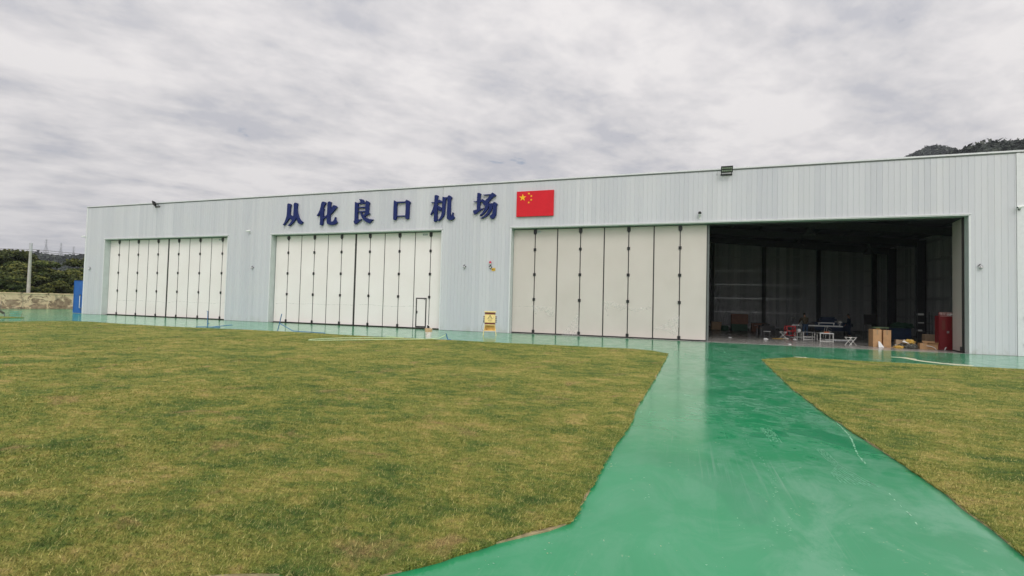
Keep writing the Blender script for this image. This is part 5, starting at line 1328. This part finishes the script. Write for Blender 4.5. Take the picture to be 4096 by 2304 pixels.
# big cartons at the right
def carton(x, y, w, d, h, rz, label, mat='card', flaps=False, group='cardboard boxes by the doorway'):
    t = T_('cardboard_box', x, y, label, 'box', group, rz)
    b = MB()
    if flaps:
        th = 0.006
        b.box(0, w, 0, th, 0, h); b.box(0, w, d-th, d, 0, h); b.box(0, th, th, d-th, 0, h); b.box(w-th, w, th, d-th, 0, h); b.box(0, w, 0, d, -0.004, 0.0)
        b.build('body', M[mat], t)
        for (a, c, e_, f_) in (((0, 0, h+.001), (w, 0, h+.001), (w*1.06, -d*0.22, h+0.10), (-w*0.08, -d*0.22, h+0.08)), ((0, d, h+.001), (w, d, h+.001), (w*1.1, d*1.2, h+0.13), (-w*0.1, d*1.2, h+0.15)), ((w, 0, h), (w, d, h), (w*1.25, d, h-0.10), (w*1.25, 0, h-0.06)), ((0, 0, h), (0, d, h), (-w*0.2, d, h+0.06), (-w*0.2, 0, h+0.02))):
            b = MB(); q = [Vector(v) for v in (a, c, e_, f_)]; nn = (q[1]-q[0]).cross(q[2]-q[0]).normalized()*0.005
            b.add([*q, *[v+nn for v in q]], [(0, 1, 2, 3), (7, 6, 5, 4), (0, 4, 5, 1), (1, 5, 6, 2), (2, 6, 7, 3), (3, 7, 4, 0)]); b.build('flap', M['card'], t)
    else:
        b.box(0, w, 0, d, 0, h); b.build('body', M[mat], t, bevel=0.006)
        b = MB(); b.box(w/2-0.025, w/2+0.025, -0.002, -0.0005, h*0.72, h-0.004); b.box(w/2-0.025, w/2+0.025, 0.004, d-0.004, h+0.0005, h+0.002); b.build('tape', M['card2'], t)
    return t
carton(9.66, 32.22, 0.40, 0.62, 0.95, R(3), 'tall upright cardboard box, left one of the pair in the doorway')
carton(10.20, 32.46, 0.37, 0.62, 0.92, R(3), 'tall upright cardboard box, right one of the pair in the doorway')
carton(11.36, 34.3, 0.46, 0.4, 0.34, R(-8), 'brown carton behind the heap of sacks', 'card2')
carton(11.68, 32.0, 0.33, 0.33, 0.31, R(-2), 'small square carton between the sacks and the open carton')
carton(12.03, 32.2, 0.60, 0.42, 0.27, R(-6), 'wide open carton with its flaps spread, before the red cabinet', 'card', True)
carton(12.86, 34.6, 0.60, 0.4, 0.36, 0, 'lower faded carton of the stack behind the open carton', 'card2')
t = carton(12.88, 34.62, 0.56, 0.36, 0.34, R(3), 'upper faded carton of the stack behind the open carton', 'card2'); t.location.z = 0.376
# scraps
def lump(name, c, size, mat, label, cat, group=None, seed=0, n=12):
    V, F = [], []
    for i in range(n+1):
        for j in range(n*2):
            ph, th = math.pi*i/n, math.pi*j/n
            d_ = Vector((math.sin(ph)*math.cos(th), math.sin(ph)*math.sin(th), math.cos(ph)))
            r = 1+0.45*mnoise.noise(d_*2.3+Vector((seed*3.1, seed, 0)))+0.28*abs(mnoise.noise(d_*6+Vector((seed, 0, 0))))
            V.append((c[0]+d_.x*size[0]/2*r, c[1]+d_.y*size[1]/2*r, max(0.008, c[2]+d_.z*size[2]/2*r)))
    for i in range(n):
        for j in range(n*2): F.append((i*2*n+j, i*2*n+(j+1) % (2*n), (i+1)*2*n+(j+1) % (2*n), (i+1)*2*n+j))
    b = MB(); b.add(V, F); o = b.build(name, M[mat]); tag(o, label, cat, group); return o
lump('plastic_sack', (11.30, 32.25, 0.35), (0.42, 0.32, 0.24), 'bagyel', 'crumpled yellow and white sack on top of the heap', 'sack', 'packaging heap in the doorway', 1)
lump('plastic_sack', (11.33, 32.12, 0.12), (0.55, 0.34, 0.24), 'bagpat', 'dark printed sack at the bottom of the heap', 'sack', 'packaging heap in the doorway', 2)
lump('plastic_sack', (10.78, 32.05, 0.07), (0.42, 0.28, 0.13), 'bagyel', 'flat yellow sack left of the dark printed one', 'sack', 'packaging heap in the doorway', 3)
lump('plastic_sack', (11.00, 32.35, 0.12), (0.40, 0.3, 0.20), 'bagpat', 'dark crumpled sack behind the flat yellow sack', 'sack', 'packaging heap in the doorway', 6)
def scrap(pts, mat, label, th=0.008, name='cardboard_sheet', cat='cardboard'):
    q = [Vector(p) for p in pts]; nn = (q[1]-q[0]).cross(q[2]-q[0]).normalized()*th; n = len(q)
    b = MB(); b.add([*q, *[v+nn for v in q]], [tuple(range(n)), tuple(range(2*n-1, n-1, -1))]+[(i, (i+1) % n, n+(i+1) % n, n+i) for i in range(n)])
    o = b.build(name, M[mat]); tag(o, label, cat); return o
scrap([(10.98,32.2,0.34),(11.2,32.05,0.27),(11.32,32.2,0.36),(11.1,32.35,0.46)], 'paper', 'white printed card tilted on the heap of sacks', name='paper_sheet', cat='paper')
scrap([(10.75,32.3,0.03),(11.25,32.5,0.10),(11.15,32.6,0.42),(10.8,32.5,0.44)], 'card2', 'brown cardboard sheet leaning behind the sacks')
scrap([(11.45,32.45,0.02),(11.75,32.55,0.02),(11.7,32.7,0.36),(11.35,32.6,0.40)], 'card2', 'cardboard sheet leaning behind the small square carton')
scrap([(9.86,32.05,0.01),(10.13,32.1,0.01),(9.92,32.3,0.42)], 'paper', 'white paper triangle leaning between the tall boxes', name='paper_sheet', cat='paper')
scrap([(10.2,31.95,0.012),(10.55,32.0,0.012),(10.6,32.1,0.03),(10.25,32.08,0.03)], 'card', 'orange brown cardboard strip at the foot of the right tall box')
scrap([(10.5,31.85,0.012),(10.85,31.75,0.012),(10.88,31.82,0.02),(10.55,31.95,0.02)], 'bagyel', 'yellow plastic strip lying before the heap of sacks', name='plastic_strip', cat='strip')
b = MB(); b.obox((10.95, 33.0, 0.08), (0.12, 0.12, 0.15)); o = b.build('paper_cup', M['paper'], bevel=0.01); tag(o, 'small white tub on the floor right of the tall boxes', 'tub')
b = MB(); b.tube([(11.95,31.95,0.20),(12.1,31.85,0.18),(12.25,31.85,0.12),(12.35,31.9,0.02)], 0.016, 6); o = b.build('plastic_strap', M['paper'], smooth=True); tag(o, 'white strap curling over the front of the open carton', 'strap')
b = MB(); b.tube([(12.7,31.9,0.02),(12.78,31.95,0.16)], 0.02, 6); o = b.build('plastic_strap', M['paper']); tag(o, 'white strap leaning at the right of the open carton', 'strap')
# red fire cabinet
t = T_('fire_cabinet', 12.52, 32.04, 'tall red fire equipment cabinet beside the folded door leaves', 'cabinet', rz=R(4))
b = MB(); b.box(0, 0.78, 0, 0.40, 0.0, 1.78); b.build('carcass', M['cabred'], t, bevel=0.006)
for k in range(2):
    b = MB(); b.box(0.01+0.385*k, 0.385+0.385*k, -0.02, -0.002, 0.03, 1.76); d_ = b.build('door', M['cabred'], t, bevel=0.004)
    b = MB(); b.box(0.12+0.385*k, 0.26+0.385*k, -0.0225, -0.0205, 1.05, 1.55); b.build('window', M['maroon'], d_)
    b = MB(); b.box(0.335+0.06*k, 0.365+0.06*k, -0.036, -0.0205, 0.88, 1.0); b.build('handle', M['chrome'], d_)
b = MB(); b.box(0, 0.78, 0.03, 0.06, 1.782, 1.97); sg = b.build('header_board', M['cabred'], t)
text_mesh('微型消防站', 0.145, M['cabtext'], sg, (0.39, 0.026, 1.885))
b = MB(); b.box(0.05, 0.60, -0.0015, -0.0004, 1.762, 1.779); b.build('header_line', M['cabtext'], sg)
lump('plastic_bag', (13.0, 32.20, 1.86), (0.40, 0.22, 0.2), 'paper', 'crumpled white bag lying on the red cabinet', 'bag', None, 5)
# blue bin with tarps, boards, dark machines
t = T_('storage_bin', 13.05, 40.0, 'large navy bin under dark green tarpaulin, right rear of the open bay', 'bin')
b = MB(); b.box(0, 1.1, 0, 0.9, 0.05, 0.82); b.box(-0.03, 1.13, -0.03, 0.93, 0.821, 0.87); b.build('bin', M['navy'], t, bevel=0.03)
lump('tarpaulin', (13.75, 40.45, 1.02), (1.2, 0.8, 0.42), 'darkgreen', 'dark green tarpaulin heaped on the navy bin', 'tarpaulin', None, 7)
t = T_('work_table', 10.85, 36.0, 'narrow table with a pale green top behind the tall boxes', 'table')
b = MB(); b.box(0, 0.75, 0, 0.5, 0.93, 1.0); b.build('tabletop', M['greenboard'], t, bevel=0.005)
quadleg(t, 0.05, 0.70, 0.05, 0.45, 0.929, M['steel'], 0.02, rails=(0.3,))
b = MB(); b.obox((10.95, 35.7, 0.90), (0.20, 0.10, 0.05)); b.box(10.9,11.0,35.66,35.74,0.0,0.87); o = b.build('paint_stand', M['bagyel'], bevel=0.01); tag(o, 'small pale stand before the green topped table', 'stand')
t = T_('notice_board', 12.6, 44.0, 'black board on legs in the dark rear, left of the navy bin', 'board')
b = MB(); b.box(0, 0.85, 0, 0.05, 0.98, 1.72); b.build('board', M['black'], t, bevel=0.01)
quadleg(t, 0.08, 0.77, -0.2, 0.25, 0.979, M['steel'], 0.018)
t = T_('covered_machine', 9.6, 45.5, 'machine under a dark blue grey cover behind the long table', 'machine')
b = MB(); b.box(0, 2.6, 0, 1.2, 0.35, 1.02); b.build('body', M['navy'], t, bevel=0.12)
b = MB(); b.box(0.5, 1.7, 0.1, 1.0, 1.0, 1.45); b.build('cover', M['navy'], t, bevel=0.15)
quadleg(t, 0.2, 2.4, 0.2, 1.0, 0.36, M['steel'], 0.04)
t = T_('parts_shelf', 13.75, 38.0, 'dark shelf with pale odds and ends, left of the red cabinet', 'shelf')
for x in (0, 0.75):
    for y in (0, 0.4): b = MB(); b.box(x-0.015, x+0.015, y-0.015, y+0.015, 0, 2.0); b.build('post', M['steel'], t)
for z in (0.25, 0.75, 1.25, 1.75): b = MB(); b.box(0, 0.75, 0, 0.4, z, z+0.02); b.build('shelf', M['steel'], t)
for k, (x, z, w, h, lb) in enumerate(((0.05, 0.772, 0.22, 0.10, 'small white packet on the second shelf of the dark rack'), (0.1, 1.272, 0.25, 0.06, 'flat white packet on the third shelf of the dark rack'), (0.05, 1.772, 0.3, 0.12, 'pale packet on the top shelf of the dark rack'), (0.35, 0.272, 0.2, 0.22, 'white packet on the lowest shelf of the dark rack'))):
    b = MB(); b.obox((13.75+x+w/2, 38.15, z+h/2+0.006), (w, 0.2, h), rz=R(8*k)); o = b.build('packet', M['paper'], bevel=0.01); tag(o, lb, 'packet', 'packets on the dark rack')
# floor litter
b = MB(); b.tube([(5.55+0.28*math.cos(a)+0.03*a, 36.5+0.2*math.sin(a), 0.02+0.002*a) for a in [k*0.5 for k in range(36)]], 0.011, 5); o = b.build('cable_coil', M['bagyel'], smooth=True); tag(o, 'loose yellow cable coil on the floor left of the red trolley', 'cable')
lump('paper_scrap', (4.75, 34.75, 0.05), (0.26, 0.15, 0.12), 'paper', 'white crumpled scrap on the floor nearest the left door leaf', 'scrap', None, 8)
lump('paper_scrap', (6.62, 36.1, 0.04), (0.24, 0.14, 0.09), 'paper', 'white crumpled scrap on the floor right of the trolley', 'scrap', None, 9)
lump('paper_scrap', (6.15, 36.5, 0.05), (0.34, 0.2, 0.11), 'whitemetal', 'flattened cream scrap under the left folding stand', 'scrap', None, 10)
lump('paper_scrap', (2.75, 35.3, 0.03), (0.2, 0.12, 0.07), 'paper', 'lone white scrap on the floor beside the closed leaf', 'scrap', None, 12)
lump('paper_scrap', (5.42, 30.9, 0.02), (0.14, 0.08, 0.04), 'paper', 'tiny white scrap on the threshold', 'scrap', None, 14)
t = T_('metal_profiles', 9.3, 37.4, 'pale metal profiles lying in a pile on the floor left of the tall boxes', 'metal profiles')
for k in range(5):
    b = MB(); b.obox((0.15*k-0.1, 0.22*k, 0.03+0.02*(k % 2)), (1.2, 0.07, 0.04), rz=R(-12+5*k)); b.build('profile', M['whitemetal'] if k % 2 else M['galv'], t)
t = T_('metal_profiles', 7.3, 39.2, 'thin white strips lying under the long table', 'metal profiles')
for k in range(4):
    b = MB(); b.obox((0.2*k, 0.12*k, 0.02+0.01*(k % 2)), (0.9, 0.05, 0.02), rz=R(4*k)); b.build('profile', M['white'], t)
b = MB(); b.obox((8.55, 42.2, 0.35), (0.34, 0.5, 0.66)); o = b.build('equipment_case', M['black'], bevel=0.02); tag(o, 'upright black case under the middle of the long table', 'case')
# high bay lamps
def highbay(x, y, z, label):
    t = empty('pendant_lamp', (x, y, z), label, 'pendant lamp', 'bell shaped lamps under the hangar roof')
    zr = roof_z(x)-z-0.25
    b = MB(); b.lathe((0, 0, 0), [(0.36, 0.0), (0.35, 0.02), (0.26, 0.22), (0.11, 0.42), (0.09, 0.44)], 24, cap=False); b.lathe((0, 0, 0.0), [(0.35, 0.001), (0.25, 0.21), (0.10, 0.41)], 24, cap=False); b.build('lamp_shade', M['steel'], t, smooth=True)
    b = MB(); b.lathe((0, 0, 0.441), [(0.09, 0), (0.11, 0.03), (0.11, 0.22), (0.05, 0.26)], 16); b.build('ballast', M['steel'], t)
    b = MB(); b.tube([(0, 0, 0.70), (0, 0, zr+0.2)], 0.012, 6); b.build('rod', M['steel'], t)
    b = MB(); b.lathe((0, 0, 0.05), [(0.02, 0.0), (0.09, 0.04), (0.08, 0.2), (0.04, 0.3)], 14); b.build('bulb', M['white'], t, smooth=True)
highbay(7.78, 38.0, 6.95, 'bell pendant lamp nearest the middle of the open bay')
highbay(8.75, 46.5, 7.32, 'bell pendant lamp farther back and left of the nearest one')
highbay(7.70, 33.0, 6.98, 'bell pendant lamp just behind the door head')
highbay(13.2, 45.0, 6.36, 'bell pendant lamp at the right rear of the bay')

# ------------------------------------------------------------------ trees, hills, pylons
def leafcloud(centers, radii, n, size, flat=0.45, shell=0.55, rng=RNG):
    centers = np.array(centers, float); radii = np.array(radii, float)
    w = radii[:, 0]*radii[:, 1]; idx = rng.choice(len(centers), n, p=w/w.sum())
    d = rng.normal(size=(n, 3)); d /= np.linalg.norm(d, axis=1)[:, None]
    d[:, 2] = np.where(d[:, 2] < -0.35, -d[:, 2]*0.6, d[:, 2])
    r = shell+(1-shell)*rng.random(n)**0.5
    c = centers[idx]+d*radii[idx]*r[:, None]
    nrm = d*0.55+rng.normal(size=(n, 3))*0.55+np.array([0, 0, flat]); nrm /= np.linalg.norm(nrm, axis=1)[:, None]
    a = np.cross(nrm, rng.normal(size=(n, 3))); a /= np.linalg.norm(a, axis=1)[:, None]; b = np.cross(nrm, a)
    s = size*rng.uniform(0.55, 1.3, n)[:, None]
    V = np.stack([c-a*s, c-b*s*0.55, c+a*s, c+b*s*0.55], 1).reshape(-1, 3)
    F = np.arange(4*n).reshape(-1, 4)
    clump = rng.random(len(centers))
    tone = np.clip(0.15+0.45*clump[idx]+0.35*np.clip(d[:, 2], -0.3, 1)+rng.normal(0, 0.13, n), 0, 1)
    return V, F, np.repeat(tone, 4)
def tree_proto(kind, h, spread, seed, mat, leafsize=0.16, nleaf=9000):
    rg = random.Random(seed); rng = np.random.default_rng(seed)
    t = empty('broadleaf_tree', (0, 0, 0), '', 'tree')
    b = MB()
    b.tube([(0, 0, -0.05), (0.1, 0, h*0.25), (0.0, 0.1, h*0.5)], 0.20, 9, r1=0.12)
    C, Rr = [], []
    nC = 46
    for i in range(nC):
        a = rg.uniform(0, 2*math.pi); q = math.sqrt(rg.random())*spread
        top = 1-(q/spread)**2*0.55
        z = h*(1-rg.random()**1.5*0.86)*top
        s = rg.uniform(0.20, 0.36)*spread
        C.append((q*math.cos(a), q*math.sin(a), z-s*0.30)); Rr.append((s, s, s*rg.uniform(0.45, 0.75)))
        if i % 3 == 0: b.tube([(0, 0, h*rg.uniform(0.2, 0.45)), (q*0.5*math.cos(a), q*0.5*math.sin(a), z*0.7), (q*math.cos(a), q*math.sin(a), z-s*0.3)], 0.07, 6, r1=0.02)
    b.build('trunk', M['bark'], t, smooth=True)
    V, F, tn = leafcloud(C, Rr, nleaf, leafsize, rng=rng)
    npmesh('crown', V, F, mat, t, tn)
    return t
protos = [tree_proto('a', 9.6, 5.0, 21, M['leafA'], 0.20, 24000), tree_proto('b', 7.6, 4.4, 22, M['leafB'], 0.19, 20000), tree_proto('c', 6.2, 3.9, 23, M['leafA'], 0.17, 17000), tree_proto('d', 2.7, 1.9, 24, M['leafC'], 0.12, 4200)]
LBL = ['tall olive crowned tree in the back row beyond the old wall', 'middle sized green tree in the dense belt beyond the old wall', 'lower olive tree close behind the old wall', 'bright low bush at the foot of the trees, just above the old wall']
spots = [(0,-92,41,1.0),(0,-95,47,1.03),(0,-90,53,0.98),(0,-98,60,1.0),(1,-86,36.5,1.08),(1,-86,44,1.08),(1,-85,50,1.02),(0,-86,57,0.86),(1,-80,62,0.95),(2,-77,33,1.0),(2,-78,38,1.08),(2,-76.5,43,0.98),(2,-77,47.5,0.98),(2,-76,53,0.93),(1,-90,30,1.1),(2,-78,27,1.05),
         (0,-97,32,1.05),(1,-74,60,0.8),(2,-72,67,0.9),(1,-82,26,1.0),(0,-92,22,1.0),(2,-75,20,1.0),(1,-105,40,1.15),(0,-108,52,1.15),(3,-72.5,33.5,0.9),(3,-71.8,36.8,0.75),(3,-71.6,41.3,0.95),(3,-72,28,0.9),(1,-73.5,35.4,0.62),(2,-72.5,39.6,0.66),(2,-72.0,44,0.70),(1,-72.5,49,0.66)]
used = set()
for k, x, y, s in spots:
    t = protos[k] if k not in used else copy_obj(protos[k])
    used.add(k)
    t.location = (x, y, -0.02); t.scale = (s*random.uniform(.93, 1.08), s*random.uniform(.93, 1.08), s*0.80); t.rotation_euler.z = random.uniform(0, 6.28)
    t['label'] = LBL[k]; t['group'] = ['tall trees beyond the old wall', 'green trees beyond the old wall', 'olive trees beyond the old wall', 'low bushes behind the old wall'][k]
    t['category'] = 'bush' if k == 3 else 'tree'
    if k == 3: t.name = 'bush'

def hill(name, ridge, depth, y_front, mat, canopy, seed, zb=-3.0, rough=3.0, leafsize=2.0, n=30000):
    """ridge: list of (x, y, z) along the crest; slopes fall away to both sides"""
    rng = np.random.default_rng(seed)
    P = np.array(ridge, float); nseg = 90; ncol = 30
    tt = np.linspace(0, len(P)-1, nseg); i0 = np.clip(tt.astype(int), 0, len(P)-2); f = (tt-i0)[:, None]
    f = f*f*(3-2*f)*0.5+f*0.5
    C = P[i0]*(1-f)+P[i0+1]*f
    V = []
    for j in range(ncol):
        s = (j/(ncol-1))*2-1
        prof = max(0.0, 1-abs(s)**1.25)
        for i in range(nseg):
            x, y, z = C[i]
            yy = y+s*depth
            zz = zb+(z-zb)*prof
            q = mnoise.noise(Vector((x/60.0, yy/60.0, seed)))*rough*2.0*(1-prof*0.75)+mnoise.noise(Vector((x/14.0, yy/14.0, seed+3)))*rough*0.35
            V.append((x, yy, zz+(q if prof > 0 else 0)))
    F = [(j*nseg+i, j*nseg+i+1, (j+1)*nseg+i+1, (j+1)*nseg+i) for j in range(ncol-1) for i in range(nseg-1)]
    b = MB(); b.add(V, F); o = b.build(name, mat, smooth=True, recalc=True); o['kind'] = 'structure'
    if canopy:
        V = np.array(V).reshape(ncol, nseg, 3)
        m_ = 2600
        jj = rng.integers(2, ncol//2+3, m_); ii = rng.integers(0, nseg-1, m_)
        fr = rng.random((m_, 2))
        base = V[jj, ii]*(1-fr[:, :1])+V[jj, ii+1]*fr[:, :1]
        base = base*(1-fr[:, 1:])*1.0+V[jj-1, ii]*fr[:, 1:]
        s = rng.uniform(2.4, 5.5, m_)
        cen = base+np.stack([np.zeros(m_), np.zeros(m_), s*0.25], 1)
        Vv, Ff, tn = leafcloud(cen, np.stack([s, s, s*rng.uniform(0.6, 1.0, m_)], 1), n, leafsize, rng=rng)
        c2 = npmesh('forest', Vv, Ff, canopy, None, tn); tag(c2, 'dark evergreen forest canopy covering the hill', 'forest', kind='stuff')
    return o
# near wooded hill behind the right end of the hangar, and a bluer one farther left
hill('hill', [(60,350,34),(100,350,64),(126,350,81),(136,350,89.5),(142,350,92),(148,350,93.5),(154,350,94.5),(160,350,95),(168,350,95.5),(180,350,95.5),(210,352,99),(260,356,90),(340,360,66)], 190, 160, M['hillfar'], M['forest'], 31, leafsize=1.5, n=52000)
hill('hill', [(150,700,90),(205,700,154),(236,700,180),(247,700,185.5),(257,700,190.5),(264,700,192),(274,700,189),(290,700,182),(340,700,180),(430,700,140)], 320, 380, M['hillfar'], M['forest'], 32, rough=5, leafsize=3.2, n=30000)
# long low ridge far behind the left trees
k_ = 2.1
hill('hill', [(x*k_, 150*k_, 1.82+(z-1.82)*k_-5.5) for x, z in [(-460,15),(-400,20),(-340,22.6),(-321,22.2),(-303,22.0),(-294,21.6),(-282,20.4),(-277,19.7),(-270,18.7),(-262,19.0),(-260,19.7),(-257,18.8),(-230,16),(-190,15),(-150,14)]], 150, 150, M['hillfar'], M['forest'], 33, rough=2.0, leafsize=2.0, n=36000)
def pylon(x, y, z, h, label):
    t = empty('pylon', (x, y, z), label, 'pylon', 'lattice pylons on the far ridge')
    b = MB(); w0, w1, zt = h*0.13, h*0.022, h*0.62
    def corner(f, sx, sy): w = w0+(w1-w0)*f; return Vector((sx*w, sy*w, zt*f))
    r = 0.16
    S = ((-1,-1),(1,-1),(1,1),(-1,1))
    for a in S: b.tube([corner(0, *a), corner(1, *a), (a[0]*w1*0.4, a[1]*w1*0.4, h)], r*1.4, 4)
    lv = [0, .22, .42, .60, .76, .90, 1.0]
    for l0, l1 in zip(lv[:-1], lv[1:]):
        for i in range(4):
            a, c = S[i], S[(i+1) % 4]
            b.tube([corner(l0, *a), corner(l1, *c)], r, 4); b.tube([corner(l0, *c), corner(l1, *a)], r, 4); b.tube([corner(l1, *a), corner(l1, *c)], r, 4)
    b.build('tower', M['pylon'], t)
    for zz, L in ((0.66, 0.19), (0.78, 0.21), (0.90, 0.18), (0.985, 0.12)):
        b = MB();
        for s in (-1, 1):
            b.tube([(0, -0.8, zz*h), (s*L*h, 0, zz*h+0.1)], r, 4); b.tube([(0, 0.8, zz*h), (s*L*h, 0, zz*h+0.1)], r, 4); b.tube([(0, 0, zz*h+h*0.035), (s*L*h, 0, zz*h+0.1)], r, 4); b.tube([(s*L*h, 0, zz*h), (s*L*h, 0, zz*h-h*0.04)], r, 4)
        b.build('cross_arm', M['pylon'], t)
for (x, zt, zb_, lb) in ((-1140.5, 102.1, 79.5, 'leftmost and largest lattice pylon on the far ridge'), (-1096.8, 94.5, 73.2, 'middle lattice pylon on the far ridge'), (-1060.7, 87.2, 71.2, 'rightmost and smallest lattice pylon on the far ridge')):
    s = 1.42
    zt2 = 1.82+(zt-1.82)*s; zb2 = 1.82+(zb_-1.82)*s
    pylon(x*s, 600*s, zb2-6, zt2-zb2+6, lb)

# ------------------------------------------------------------------ the air
HAZE = 0.00020
if HAZE:
    hm = bpy.data.materials.new('air'); hm.use_nodes = True; nn = hm.node_tree.nodes; nn.clear()
    oo = nn.new('ShaderNodeOutputMaterial'); pv = nn.new('ShaderNodeVolumePrincipled'); hm.node_tree.links.new(pv.outputs[0], oo.inputs['Volume'])
    pv.inputs['Density'].default_value = HAZE; pv.inputs['Color'].default_value = (0.80, 0.85, 0.93, 1); pv.inputs['Anisotropy'].default_value = 0.2
    b = MB(); b.box(-3600, 2600, -450, 3300, -2.0, 270)
    o = b.build('haze', hm); o['kind'] = 'stuff'
